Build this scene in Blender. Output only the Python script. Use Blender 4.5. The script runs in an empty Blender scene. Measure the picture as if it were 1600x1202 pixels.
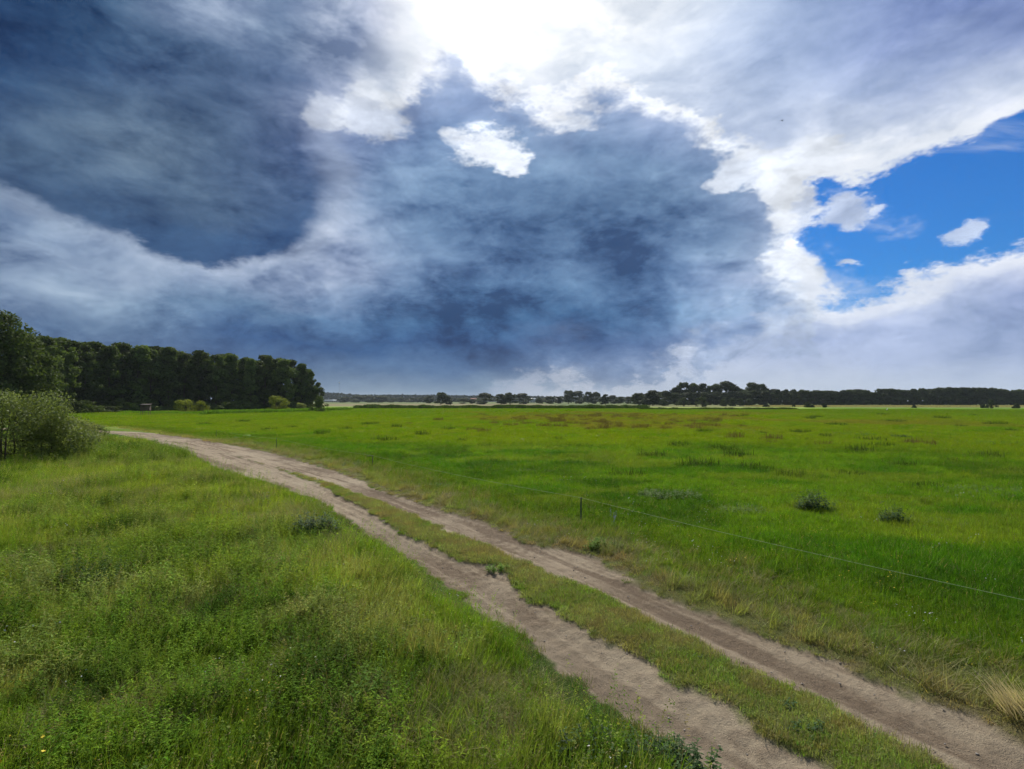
import bpy, math, random
import numpy as np
R = math.radians
SC = bpy.context.scene
COL = SC.collection
# ------------------------------------------------------------------ camera, world, sun, exposure
F, HOR, CAMZ = 828.0, 626.0, 3.4          # focal length in photo pixels, horizon row, eye height
PITCH = math.atan((HOR - 601.0) / F)
cam_d = bpy.data.cameras.new('camera')
cam = bpy.data.objects.new('camera', cam_d); COL.objects.link(cam); SC.camera = cam
cam_d.sensor_width = 36.0; cam_d.lens = 36.0 * F / 1600.0
cam_d.clip_start = 0.05; cam_d.clip_end = 30000
cam.location = (0, 0, CAMZ); cam.rotation_euler = (math.pi / 2 + PITCH, 0, 0)
SC.view_settings.view_transform = 'Standard'; SC.view_settings.look = 'None'
SC.view_settings.gamma = 1; SC.view_settings.use_curve_mapping = False
SC.view_settings.exposure = 0.0
SC.cycles.use_denoising = True
SC.cycles.use_adaptive_sampling = True; SC.cycles.adaptive_threshold = .02; SC.cycles.adaptive_min_samples = 12
SC.cycles.max_bounces = 6; SC.cycles.transparent_max_bounces = 8
SC.cycles.diffuse_bounces = 3; SC.cycles.transmission_bounces = 3; SC.cycles.volume_bounces = 1
SUN_AZ, SUN_EL = R(-4.5), R(43)
sun_d = bpy.data.lights.new('sun', 'SUN'); sun_d.energy = 5.0; sun_d.angle = R(1.0); sun_d.color = (1, .95, .86)
sun = bpy.data.objects.new('sun', sun_d); COL.objects.link(sun)
sun.location = (0, 0, 80)
from mathutils import Vector
sdir = Vector((math.sin(SUN_AZ) * math.cos(SUN_EL), math.cos(SUN_AZ) * math.cos(SUN_EL), math.sin(SUN_EL)))
sun.rotation_euler = (-sdir).to_track_quat('-Z', 'Y').to_euler()

# a direction in the sky, in degrees of azimuth and elevation, from where the photograph shows it
def px_dir(px, py):
    x = (px - 800.0) / F; yy = (601.0 - py) / F
    c, s = math.cos(PITCH), math.sin(PITCH)
    dy = c - yy * s; dz = s + yy * c
    return math.degrees(np.arctan2(x, dy)), math.degrees(np.arctan2(dz, math.hypot(x, dy)))
def dir_px(az, el):
    a, e = R(az), R(el)
    x, y, z = math.sin(a) * math.cos(e), math.cos(a) * math.cos(e), math.sin(e)
    c, s = math.cos(PITCH), math.sin(PITCH)
    dep = y * c + z * s; up = -y * s + z * c
    return 800 + F * x / dep, 601 - F * up / dep
def lin(c):
    c = np.asarray(c, float) / 255.0
    return np.where(c <= .04045, c / 12.92, ((c + .055) / 1.055) ** 2.4)

# cloud colour charts: {elevation row: {azimuth column: colour}}, rows and columns named by where they are seen
HIGH = {
 0:   [(0,(240,245,252)),(500,(245,248,255)),(640,(255,255,255)),(750,(262,262,262)),(850,(258,258,260)),(950,(243,247,252)),(1050,(226,234,246)),(1150,(182,200,228)),(1250,(158,178,216)),(1400,(138,158,206)),(1600,(125,145,198))],
 60:  [(500,(225,232,245)),(640,(250,252,255)),(750,(262,262,262)),(850,(246,250,255)),(950,(228,237,248)),(1050,(212,224,242)),(1150,(172,190,224)),(1250,(162,182,220)),(1400,(150,168,213)),(1600,(158,174,216))],
 120: [(500,(215,225,240)),(640,(235,242,250)),(750,(240,245,252)),(850,(228,236,248)),(1000,(215,226,243)),(1100,(200,213,236)),(1200,(186,202,230)),(1300,(172,190,225)),(1450,(180,196,227)),(1600,(203,214,236))],
 180: [(500,(180,194,220)),(700,(215,225,242)),(900,(220,229,244)),(1100,(202,215,238)),(1200,(192,206,232)),(1300,(200,212,236)),(1400,(210,220,240)),(1500,(206,216,236)),(1600,(222,229,244))],
 240: [(700,(200,212,235)),(1000,(210,220,240)),(1200,(200,213,238)),(1300,(232,238,247)),(1400,(214,223,238)),(1480,(242,246,250)),(1600,(222,230,243))],
 300: [(1000,(205,216,238)),(1200,(215,226,242)),(1300,(238,243,250)),(1450,(226,233,245)),(1600,(214,224,241))],
 360: [(1100,(215,225,242)),(1220,(220,230,244)),(1300,(230,237,248)),(1500,(230,236,248)),(1600,(218,226,243))],
 410: [(1100,(200,212,236)),(1220,(215,226,243)),(1320,(224,232,246)),(1420,(205,216,240)),(1500,(196,208,235)),(1600,(205,214,238))],
 450: [(1100,(190,205,232)),(1220,(205,218,240)),(1320,(214,224,243)),(1420,(205,216,240)),(1500,(172,188,222)),(1600,(148,166,210))],
 490: [(1000,(170,188,220)),(1150,(180,196,226)),(1250,(208,220,241)),(1330,(196,210,237)),(1420,(178,194,228)),(1500,(188,203,232)),(1600,(180,196,228))],
 530: [(1000,(165,182,215)),(1150,(176,192,224)),(1230,(160,178,216)),(1330,(160,178,217)),(1450,(160,178,217)),(1600,(150,170,212))],
 570: [(800,(140,158,188)),(880,(172,182,202)),(1000,(168,182,208)),(1100,(188,200,222)),(1250,(180,194,222)),(1400,(172,188,220)),(1500,(180,195,224)),(1600,(178,193,222))],
 600: [(760,(130,148,178)),(860,(178,186,202)),(960,(176,186,206)),(1100,(190,201,220)),(1300,(190,202,222)),(1450,(184,198,222)),(1600,(184,198,222))],
 622: [(760,(130,148,178)),(860,(186,192,206)),(960,(188,196,210)),(1100,(196,206,222)),(1300,(198,208,224)),(1600,(192,204,224))],
}
MASS = {
 0:   [(0,(124,146,180)),(500,(160,175,205)),(650,(190,200,225)),(760,(170,185,215)),(900,(175,190,218)),(1200,(170,188,220))],
 60:  [(0,(124,146,180)),(500,(170,184,212)),(650,(185,197,222)),(760,(144,164,203)),(900,(165,182,214)),(1200,(165,184,218))],
 120: [(0,(104,128,165)),(500,(178,190,216)),(570,(176,188,216)),(650,(126,148,191)),(760,(112,134,181)),(850,(144,164,203)),(950,(150,168,205)),(1100,(150,168,206)),(1200,(165,184,218))],
 180: [(0,(104,128,165)),(420,(134,154,190)),(500,(165,176,208)),(570,(136,154,195)),(640,(124,151,191)),(750,(124,151,193)),(850,(118,145,185)),(950,(130,157,195)),(1050,(128,150,191)),(1150,(150,168,206)),(1220,(190,204,230))],
 240: [(0,(104,128,163)),(420,(124,144,180)),(550,(132,150,189)),(620,(114,141,181)),(750,(104,133,173)),(850,(100,129,169)),(950,(102,131,170)),(1050,(110,137,177)),(1150,(124,151,189)),(1220,(175,190,220))],
 300: [(0,(102,126,160)),(300,(104,126,160)),(530,(128,146,181)),(600,(112,140,177)),(700,(96,126,165)),(850,(90,119,158)),(950,(92,121,159)),(1050,(96,125,162)),(1150,(104,131,170)),(1220,(150,168,204))],
 360: [(0,(116,138,170)),(100,(110,133,167)),(300,(124,144,177)),(500,(152,168,197)),(560,(136,154,187)),(640,(106,135,173)),(750,(92,122,162)),(900,(86,116,155)),(1050,(92,121,160)),(1150,(110,137,175)),(1240,(170,186,216))],
 410: [(0,(124,144,173)),(90,(108,130,163)),(200,(122,142,173)),(330,(144,160,187)),(450,(140,158,189)),(550,(150,166,197)),(640,(110,137,175)),(750,(92,122,163)),(900,(84,114,154)),(1050,(94,123,163)),(1150,(130,157,193)),(1240,(185,200,226))],
 450: [(0,(116,137,169)),(100,(122,142,173)),(200,(106,129,163)),(320,(110,132,167)),(430,(132,151,183)),(540,(122,142,177)),(640,(100,129,169)),(750,(86,117,159)),(900,(80,111,153)),(1050,(96,125,167)),(1150,(128,150,191)),(1240,(190,205,230))],
 490: [(0,(77,105,143)),(100,(99,127,159)),(200,(107,134,165)),(320,(87,117,153)),(430,(87,117,154)),(540,(77,109,151)),(640,(75,113,155)),(750,(69,108,151)),(900,(65,104,147)),(1050,(85,121,165)),(1150,(123,156,195)),(1240,(141,165,204))],
 530: [(0,(62,87,129)),(100,(70,96,137)),(200,(88,113,147)),(300,(72,101,143)),(400,(54,88,137)),(500,(45,82,133)),(600,(42,78,129)),(700,(46,81,130)),(820,(50,84,133)),(930,(58,90,139)),(1050,(80,108,155)),(1150,(108,133,177)),(1240,(114,138,185))],
 570: [(0,(74,98,139)),(400,(70,99,141)),(520,(82,109,145)),(600,(72,102,143)),(700,(68,100,145)),(800,(68,98,143)),(870,(88,114,157)),(960,(92,118,161)),(1060,(108,132,173)),(1150,(146,166,201))],
 600: [(0,(96,122,153)),(480,(100,125,155)),(600,(108,131,159)),(700,(94,121,153)),(800,(100,124,155)),(880,(126,146,177)),(1000,(116,138,174)),(1150,(161,180,207))],
 622: [(0,(108,131,157)),(480,(112,134,159)),(600,(120,141,165)),(700,(106,130,159)),(800,(124,144,169)),(880,(161,175,195)),(1000,(166,180,203)),(1150,(176,192,211))],
}
DARK = {
 0:   [(0,(46,76,116)),(180,(55,86,122)),(225,(76,105,138)),(270,(112,134,165)),(330,(150,166,196)),(385,(163,179,208)),(408,(92,117,152)),(440,(80,106,146)),(480,(106,128,165)),(510,(168,182,208)),(545,(180,192,216)),(580,(142,156,188)),(640,(118,134,174))],
 60:  [(0,(46,74,113)),(150,(52,81,119)),(250,(66,94,128)),(300,(94,118,150)),(390,(106,130,160)),(450,(100,124,158)),(490,(128,147,176)),(525,(188,200,220)),(560,(180,192,216)),(610,(148,162,196)),(640,(170,182,212))],
 120: [(0,(40,68,108)),(100,(42,70,111)),(200,(56,82,120)),(300,(74,98,134)),(400,(84,107,144)),(480,(98,120,158)),(540,(140,154,188)),(600,(190,202,224)),(660,(160,174,208))],
 180: [(0,(58,82,118)),(100,(60,85,118)),(180,(76,100,130)),(260,(92,114,142)),(320,(72,96,126)),(400,(78,101,134)),(480,(122,138,172)),(540,(190,200,222)),(600,(150,166,200))],
 240: [(0,(70,94,124)),(100,(76,99,128)),(200,(94,116,142)),(290,(90,112,138)),(340,(66,90,124)),(420,(80,102,138)),(480,(88,108,148)),(560,(110,128,170))],
 300: [(0,(66,90,124)),(100,(56,82,118)),(200,(72,96,128)),(300,(76,100,130)),(400,(70,94,130)),(460,(78,101,138)),(520,(62,90,132))],
 360: [(0,(84,106,140)),(100,(66,92,128)),(200,(44,72,113)),(300,(46,74,114)),(400,(48,76,118)),(520,(60,88,132))],
 410: [(0,(90,110,145)),(200,(50,78,118)),(300,(40,66,106)),(400,(44,70,112)),(520,(60,88,132))],
}
P_DARK = [(-900,230),(-300,262),(0,292),(55,312),(110,345),(165,362),(220,378),(262,402),(330,416),(385,424),(432,402),(470,376),(518,350),(524,300),(506,255),(476,215),(500,170),(560,150),(610,135),(640,90),(648,30),(636,-60),(600,-500),(-900,-700)]
P_MASS = [(-2000,-900),(520,-100),(545,60),(560,150),(620,150),(650,110),(664,70),(700,60),(735,85),(748,120),(800,140),(842,146),(862,182),(905,180),(935,158),(955,128),(1000,138),(1045,165),(1088,190),(1100,226),(1146,242),(1190,262),(1212,210),(1222,262),(1206,300),(1204,345),(1225,385),(1235,440),(1232,480),(1262,505),(1290,525),(1240,545),(1180,540),(1130,552),(1075,556),(1040,572),(990,588),(960,607),(905,600),(868,572),(822,580),(790,600),(770,700),(-2000,760)]
P_BLUE = [(1232,345),(1258,300),(1300,306),(1338,306),(1366,298),(1400,272),(1440,252),(1500,232),(1560,216),(1640,192),(2400,60),(2600,330),(1650,372),(1590,378),(1540,380),(1516,402),(1470,410),(1440,418),(1405,404),(1372,424),(1392,456),(1335,470),(1288,466),(1300,432),(1268,408),(1250,380)]
def sdf(poly, x, y):
    d = 1e18; inside = False; n = len(poly)
    for i in range(n):
        x0, y0 = poly[i]; x1, y1 = poly[(i + 1) % n]
        dx, dy = x1 - x0, y1 - y0
        t = max(0, min(1, ((x - x0) * dx + (y - y0) * dy) / (dx * dx + dy * dy + 1e-9)))
        d = min(d, math.hypot(x - x0 - t * dx, y - y0 - t * dy))
        if (y0 > y) != (y1 > y) and x < (x1 - x0) * (y - y0) / (y1 - y0) + x0: inside = not inside
    return d if inside else -d
def chart(tab, x, y):
    ys = sorted(tab)
    def row(k):
        xs = [p[0] for p in tab[k]]
        return np.array([np.interp(x, xs, [p[1][c] for p in tab[k]]) for c in range(3)])
    if y <= ys[0]: return row(ys[0])
    if y >= ys[-1]: return row(ys[-1])
    for a, b in zip(ys, ys[1:]):
        if a <= y <= b: t = (y - a) / (b - a); return row(a) * (1 - t) + row(b) * t

class NT:
    """small helper for building node trees"""
    def __init__(s, tree): s.t = tree; s.n = tree.nodes; s.l = tree.links
    def new(s, ty, **kw):
        nd = s.n.new(ty)
        for k, v in kw.items(): setattr(nd, k, v)
        return nd
    def put(s, sock, v):
        if isinstance(v, bpy.types.NodeSocket): s.l.new(v, sock)
        elif v is not None: sock.default_value = v
    def m(s, op, a, b=None, c=None, clamp=False):
        nd = s.new('ShaderNodeMath', operation=op, use_clamp=clamp)
        s.put(nd.inputs[0], a)
        if b is not None: s.put(nd.inputs[1], b)
        if c is not None: s.put(nd.inputs[2], c)
        return nd.outputs[0]
    def v(s, op, a, b=None, sc=None):
        nd = s.new('ShaderNodeVectorMath', operation=op)
        s.put(nd.inputs[0], a)
        if b is not None: s.put(nd.inputs[1], b)
        if sc is not None: s.put(nd.inputs['Scale'], sc)
        return nd.outputs['Value'] if op in ('DOT_PRODUCT', 'LENGTH', 'DISTANCE') else nd.outputs[0]
    def comb(s, x, y, z):
        nd = s.new('ShaderNodeCombineXYZ')
        for i, q in enumerate((x, y, z)): s.put(nd.inputs[i], q)
        return nd.outputs[0]
    def sep(s, a):
        nd = s.new('ShaderNodeSeparateXYZ'); s.put(nd.inputs[0], a); return nd.outputs
    def noise(s, vec, scale, detail=6, rough=.55, dist=0, lac=2.0, colour=False):
        nd = s.new('ShaderNodeTexNoise')
        s.put(nd.inputs['Vector'], vec); nd.inputs['Scale'].default_value = scale
        nd.inputs['Detail'].default_value = detail; nd.inputs['Roughness'].default_value = rough
        nd.inputs['Distortion'].default_value = dist; nd.inputs['Lacunarity'].default_value = lac
        return nd.outputs['Color' if colour else 'Fac']
    def mix(s, f, a, b, mode='MIX', clamp=True):
        nd = s.new('ShaderNodeMix', data_type='RGBA', blend_type=mode, clamp_factor=clamp)
        s.put(nd.inputs[0], f); s.put(nd.inputs[6], a); s.put(nd.inputs[7], b)
        return nd.outputs[2]
    def rng(s, x, a, b, c=0.0, d=1.0, smooth=True):
        nd = s.new('ShaderNodeMapRange', interpolation_type='SMOOTHSTEP' if smooth else 'LINEAR', clamp=True)
        s.put(nd.inputs[0], x)
        for i, q in enumerate((a, b, c, d)): s.put(nd.inputs[i + 1], q)
        return nd.outputs[0]
    def ramp(s, f, stops, interp='LINEAR', nd=None):
        if nd is not None: s.put(nd.inputs[0], f); return nd.outputs[0]
        nd = s.new('ShaderNodeValToRGB'); cr = nd.color_ramp; cr.interpolation = interp
        while len(cr.elements) > 1: cr.elements.remove(cr.elements[-1])
        cr.elements[0].position = stops[0][0]; cr.elements[0].color = (*stops[0][1][:3], 1)
        for p, c in stops[1:]:
            e = cr.elements.new(p); e.color = (*c[:3], 1)
        if f is None: return nd
        s.put(nd.inputs[0], f); return nd.outputs[0]

EL_ROWS = [0, 1.5, 3.5, 6, 8.5, 11, 13.5, 16, 18.5, 21, 24, 27, 30, 33.5, 37, 42]
AZ0, AZ1, NAZ = -56.0, 56.0, 30
def build_world():
    w = bpy.data.worlds.new('World'); SC.world = w; w.use_nodes = True
    w.cycles.sampling_method = 'MANUAL'; w.cycles.sample_map_resolution = 512
    T = NT(w.node_tree); T.n.clear()
    SD = 160.0
    def fn_sdf(px, py):
        px = max(-1500, min(3200, px)); py = max(-900, py)
        return [min(1, max(0, .5 + sdf(P, px, py) / (2 * SD))) for P in (P_DARK, P_MASS, P_BLUE)]
    cs = lambda tab: (lambda px, py: lin(chart(tab, px, py)))
    def chart_group(name, fn, interp):
        g = bpy.data.node_groups.new(name, 'ShaderNodeTree')
        g.interface.new_socket('azimuth', in_out='INPUT', socket_type='NodeSocketFloat')
        g.interface.new_socket('elevation', in_out='INPUT', socket_type='NodeSocketFloat')
        g.interface.new_socket('colour', in_out='OUTPUT', socket_type='NodeSocketColor')
        G = NT(g); gi = G.new('NodeGroupInput'); go = G.new('NodeGroupOutput')
        f = G.m('DIVIDE', G.m('SUBTRACT', gi.outputs[0], AZ0), AZ1 - AZ0, clamp=True)
        cur = None
        for k, e in enumerate(EL_ROWS):
            st = []
            for j in range(NAZ):
                p = j / (NAZ - 1)
                st.append((p, fn(*dir_px(AZ0 + p * (AZ1 - AZ0), e))))
            r = G.ramp(None, st, interp); G.put(r.inputs[0], f); r = r.outputs[0]
            cur = r if cur is None else G.mix(G.rng(gi.outputs[1], EL_ROWS[k - 1], e, smooth=False), cur, r)
        G.l.new(cur, go.inputs[0])
        return g
    gS = chart_group('cloud_outlines', fn_sdf, 'LINEAR'); gH = chart_group('high_cloud', cs(HIGH), 'B_SPLINE')
    gM = chart_group('storm_mass', cs(MASS), 'B_SPLINE'); gD = chart_group('near_cloud', cs(DARK), 'B_SPLINE')
    out = T.new('ShaderNodeOutputWorld'); bg = T.new('ShaderNodeBackground')
    T.l.new(bg.outputs[0], out.inputs[0])
    STR = 0.1; bg.inputs[1].default_value = STR
    geo = T.new('ShaderNodeTexCoord').outputs['Generated']
    d = T.v('NORMALIZE', geo)
    x, y, z = T.sep(d)
    zc = T.m('MAXIMUM', z, 0.0)
    az = T.m('MULTIPLY', T.m('ARCTAN2', x, y), 180 / math.pi)
    el = T.m('MULTIPLY', T.m('ARCSINE', zc), 180 / math.pi)
    # cloud-deck coordinates: a plane overhead seen in perspective
    zz = T.m('ADD', zc, 0.80)
    q = T.v('SCALE', T.comb(T.m('DIVIDE', x, zz), T.m('DIVIDE', y, zz), T.m('MULTIPLY', z, 1.5)), sc=1.45)
    # turbulence that tears the edges of the clouds
    n1 = T.v('SUBTRACT', T.noise(q, 2.2, 6, .60, colour=True), (.5, .5, .5))
    n2 = T.v('SUBTRACT', T.noise(T.v('ADD', q, (7.3, 2.1, 4.4)), 6.0, 7, .66, 0, colour=True), (.5, .5, .5))
    w1 = T.v('ADD', T.v('SCALE', n1, sc=11.0), T.v('SCALE', n2, sc=5.0))
    wx, wy, wz = T.sep(w1)
    elf = T.rng(el, 0.0, 18.0, .22, 1.0, smooth=False)
    wy2 = T.m('MULTIPLY', wy, elf)
    azw = T.m('ADD', az, wx); elw = T.m('ADD', el, wy2)
    azs = T.m('ADD', az, T.m('MULTIPLY', wx, .60)); els = T.m('ADD', el, T.m('MULTIPLY', wy2, .55))
    def grid(g, azi, eli):
        nd = T.new('ShaderNodeGroup'); nd.node_tree = g
        T.put(nd.inputs[0], azi); T.put(nd.inputs[1], eli); return nd.outputs[0]
    s3 = T.sep(grid(gS, azs, els))
    cH = grid(gH, azw, elw); cM = grid(gM, azw, elw); cD = grid(gD, azw, elw)
    # relief: difference of the same noise a step towards the sun
    sd2 = T.comb(-.05, .16, .05)
    def relief(sc, det, rough, k, off=(0, 0, 0)):
        qq = T.v('ADD', q, off)
        a = T.noise(qq, sc, det, rough, .4); b = T.noise(T.v('ADD', qq, T.v('SCALE', sd2, sc=k)), sc, det, rough, .4)
        return T.m('SUBTRACT', a, b)
    rA = relief(2.2, 6, .5, 1.0); rB = relief(7.5, 6, .62, .4, (3, 5, 1))
    fine = T.m('SUBTRACT', T.noise(T.v('ADD', q, (1, 9, 2)), 5.5, 8, .68, 0), .5)
    vo = T.new('ShaderNodeTexVoronoi', feature='F1', normalize=True); vo.inputs['Scale'].default_value = 5.0
    vo.inputs['Detail'].default_value = 3.6; vo.inputs['Roughness'].default_value = .66; vo.inputs['Lacunarity'].default_value = 2.3
    T.put(vo.inputs['Vector'], T.v('ADD', q, T.v('SCALE', n2, sc=.16)))
    bil = T.m('SUBTRACT', .42, vo.outputs['Distance'])             # rounded heads of cloud
    f1 = T.sep(n1); f2 = T.sep(n2)
    fold = T.m('ADD', T.m('MULTIPLY', T.rng(f1[2], -.02, .035, -1, 1), .10), T.m('ADD', T.m('MULTIPLY', T.rng(f1[0], -.10, .09, -1, 1), .10), T.m('MULTIPLY', T.rng(f2[2], -.02, .07, -1, 1), .05)))
    rel = T.m('ADD', T.m('ADD', T.m('MULTIPLY', rA, 1.3), T.m('MULTIPLY', rB, 1.2)), T.m('ADD', T.m('MULTIPLY', bil, .45), fold))
    calm = T.rng(el, 0.5, 7.0, .12, 1.0, smooth=False)
    def shade(c, kr, kf, lo=.45):
        g = T.m('ADD', 1.0, T.m('MULTIPLY', T.m('ADD', T.m('MULTIPLY', rel, kr), T.m('MULTIPLY', fine, kf)), calm))
        g = T.m('MAXIMUM', g, lo)
        return T.v('MULTIPLY', c, T.comb(T.m('POWER', g, 1.2), g, T.m('POWER', g, .72)))
    cH = shade(cH, .62, .3); cM = shade(cM, 1.35, .6); cD = shade(cD, 1.35, .4)
    # nearness to the sun
    dot = T.v('DOT_PRODUCT', d, tuple(sdir))
    near = T.rng(dot, .70, .985); glow = T.rng(dot, .97, 1.0)
    # clear blue through the hole, from the sky model
    sky = T.new('ShaderNodeTexSky', sky_type='NISHITA', sun_disc=False)
    sky.sun_elevation = SUN_EL; sky.sun_rotation = SUN_AZ; sky.air_density = 1.3; sky.dust_density = .2; sky.ozone_density = 3.0
    blue = T.v('MULTIPLY', sky.outputs[0], (.15, .47, .93))
    # compose: blue, high cloud, storm mass with its bright rim, near dark cloud
    edgeN = T.m('MULTIPLY', fine, .20)
    sB = T.m('ADD', T.m('SUBTRACT', s3[2], .435), T.m('ADD', T.m('MULTIPLY', edgeN, 1.6), T.m('MULTIPLY', bil, -.16)))
    mB = T.rng(sB, -.012, .04)
    wisp = T.rng(T.noise(T.v('MULTIPLY', T.v('ADD', q, (4, 1, 0)), (1, 1.6, 1)), 3.4, 5, .62, .8), .50, .78, 0, .60)
    mB = T.m('MULTIPLY', mB, T.m('SUBTRACT', 1.0, wisp))
    sc10 = lambda c: T.v('SCALE', c, sc=1 / STR)
    # white lip round the blue
    lip = T.m('MULTIPLY', T.rng(sB, -.12, -.02), .6)
    cH2 = T.mix(lip, cH, (.86, .90, .97, 1))
    col = T.mix(mB, sc10(cH2), blue)
    sM = T.m('ADD', T.m('SUBTRACT', s3[1], .5), T.m('ADD', T.m('MULTIPLY', edgeN, 2.9), T.m('MULTIPLY', bil, .36)))
    mM = T.rng(sM, -.03, T.m('ADD', .035, T.m('MULTIPLY', T.rng(wz, -1.0, 2.0), .14)))
    rimw = T.m('ADD', .10, T.m('ADD', T.m('MULTIPLY', fine, .30), T.m('MULTIPLY', wx, .018)))
    right = T.rng(az, -14.0, 6.0)                 # the lit flank of the storm cloud
    up = T.rng(el, 3.0, 11.0)
    rimk = T.m('MULTIPLY', T.rng(T.m('DIVIDE', sM, T.m('MAXIMUM', rimw, .025)), .15, 1.3, 1, 0), T.m('MULTIPLY', T.m('MAXIMUM', right, T.m('MULTIPLY', near, .9)), T.m('ADD', T.m('MULTIPLY', up, .85), .15)))
    rcol = T.mix(near, (.77, .85, .97, 1), (1.10, 1.13, 1.18, 1))
    rcol = T.v('SCALE', rcol, sc=T.m('ADD', .97, T.m('MULTIPLY', rel, .7)))
    soft = T.m('MULTIPLY', T.rng(sM, .34, .0), T.m('MULTIPLY', T.m('MAXIMUM', T.m('MULTIPLY', right, .7), near), T.m('MULTIPLY', up, .42)))
    cM1 = T.mix(soft, cM, (.40, .50, .72, 1))
    cM2 = T.mix(T.m('MULTIPLY', rimk, .92), cM1, rcol)
    col = T.mix(mM, col, sc10(cM2))
    sDk = T.m('ADD', T.m('SUBTRACT', s3[0], .5), T.m('ADD', T.m('MULTIPLY', edgeN, 1.0), T.m('MULTIPLY', bil, .10)))
    mD = T.rng(sDk, T.rng(az, -26, -12, -.03, -.12), T.rng(az, -26, -12, .05, .34))
    # pale lip under the dark cloud's lower edge
    lipD = T.m('MULTIPLY', T.rng(sDk, -.13, -.01), T.m('MULTIPLY', T.rng(el, 12, 15), .22))
    col = T.mix(lipD, col, sc10((.55, .62, .72)))
    col = T.mix(mD, col, sc10(cD))
    # bright torn puffs in front of the mass
    for (px, py, rx, ry, k) in PUFFS:
        a0, e0 = px_dir(px, py)
        u = T.m('DIVIDE', T.m('SUBTRACT', azs, a0), rx); vv = T.m('DIVIDE', T.m('SUBTRACT', els, e0), ry)
        rr = T.m('SQRT', T.m('ADD', T.m('MULTIPLY', u, u), T.m('MULTIPLY', vv, vv)))
        rr = T.m('ADD', rr, T.m('SUBTRACT', T.m('MULTIPLY', fine, 4.2), T.m('MULTIPLY', bil, 1.0)))
        pm = T.m('MULTIPLY', T.rng(rr, 1.15, .5), k)
        pc = T.v('SCALE', (.82, .87, .95), sc=T.m('ADD', 1.0, T.m('MULTIPLY', rel, .8)))
        col = T.mix(pm, col, sc10(pc))
    # glare round the veiled sun
    col = T.v('ADD', col, T.v('SCALE', (1.0, 1.0, 1.0), sc=T.m('MULTIPLY', T.m('POWER', glow, 1.6), .35 / STR)))
    # behind the viewer the charts end: an even layer of the same broken cloud
    back = T.rng(T.m('ABSOLUTE', az), 62, 110)
    cb = T.v('SCALE', (.20, .27, .40), sc=T.m('ADD', 1.0, T.m('ADD', T.m('MULTIPLY', rel, 1.0), T.m('MULTIPLY', fine, 1.2))))
    top = T.rng(el, 46, 70)
    col = T.mix(T.m('MAXIMUM', back, top), col, sc10(cb))
    T.l.new(col, bg.inputs[0])
PUFFS = [(1228, 330, 2.2, 3.2, .8), (1240, 420, 2.0, 2.4, .75), (1262, 262, 3.0, 1.8, .8), (765, 222, 3.6, 2.3, .95), (798, 250, 1.8, 1.4, .9), (722, 212, 1.6, 1.0, .6),
         (575, 172, 3.2, 2.6, .6), (1155, 262, 3.0, 1.6, .7), (1078, 548, 1.6, .4, .2),
         (1318, 335, 2.6, 1.1, .65), (1322, 408, 1.5, .5, .7), (1510, 360, 1.3, .6, .6), (1362, 322, 1.0, .5, .6), (510,175,2.0,1.6,.45), (905,190,2.5,.7,.5)]
build_world()
# ------------------------------------------------------------------ helpers
rng = np.random.default_rng(7)
def hash2(ix, iy, seed):
    h = (ix.astype(np.int64) * 374761393 + iy.astype(np.int64) * 668265263 + seed * 1442695041) & 0xffffffff
    h = ((h ^ (h >> 13)) * 1274126177) & 0xffffffff
    return ((h ^ (h >> 16)) & 0xffffff) / float(0xffffff)
def vnoise(x, y, seed=0):
    ix = np.floor(x); iy = np.floor(y); fx = x - ix; fy = y - iy
    fx = fx * fx * (3 - 2 * fx); fy = fy * fy * (3 - 2 * fy)
    a = hash2(ix, iy, seed); b = hash2(ix + 1, iy, seed); c = hash2(ix, iy + 1, seed); d = hash2(ix + 1, iy + 1, seed)
    return (a * (1 - fx) + b * fx) * (1 - fy) + (c * (1 - fx) + d * fx) * fy
def fbm(x, y, oct=4, seed=0, rough=.5):
    s = 0; a = 1; n = 0
    for k in range(oct):
        s = s + a * vnoise(x * 2 ** k + 13.7 * k, y * 2 ** k + 7.1 * k, seed + k); n += a; a *= rough
    return s / n
def sstep(a, b, x):
    t = np.clip((x - a) / (b - a), 0, 1); return t * t * (3 - 2 * t)
def gp(px, py, z=0.0):
    """the point at height z that the photograph shows at (px, py)"""
    Y = (CAMZ - z) * F / (py - HOR)
    return (px - 800.0) / F * Y, Y
def at_dist(px, Y): return (px - 800.0) / F * Y
def z_at(py, Y): return CAMZ - (py - HOR) / F * Y
def to_px(x, y, z=0):
    return 800 + F * x / y, HOR + F * (CAMZ - z) / y

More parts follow.
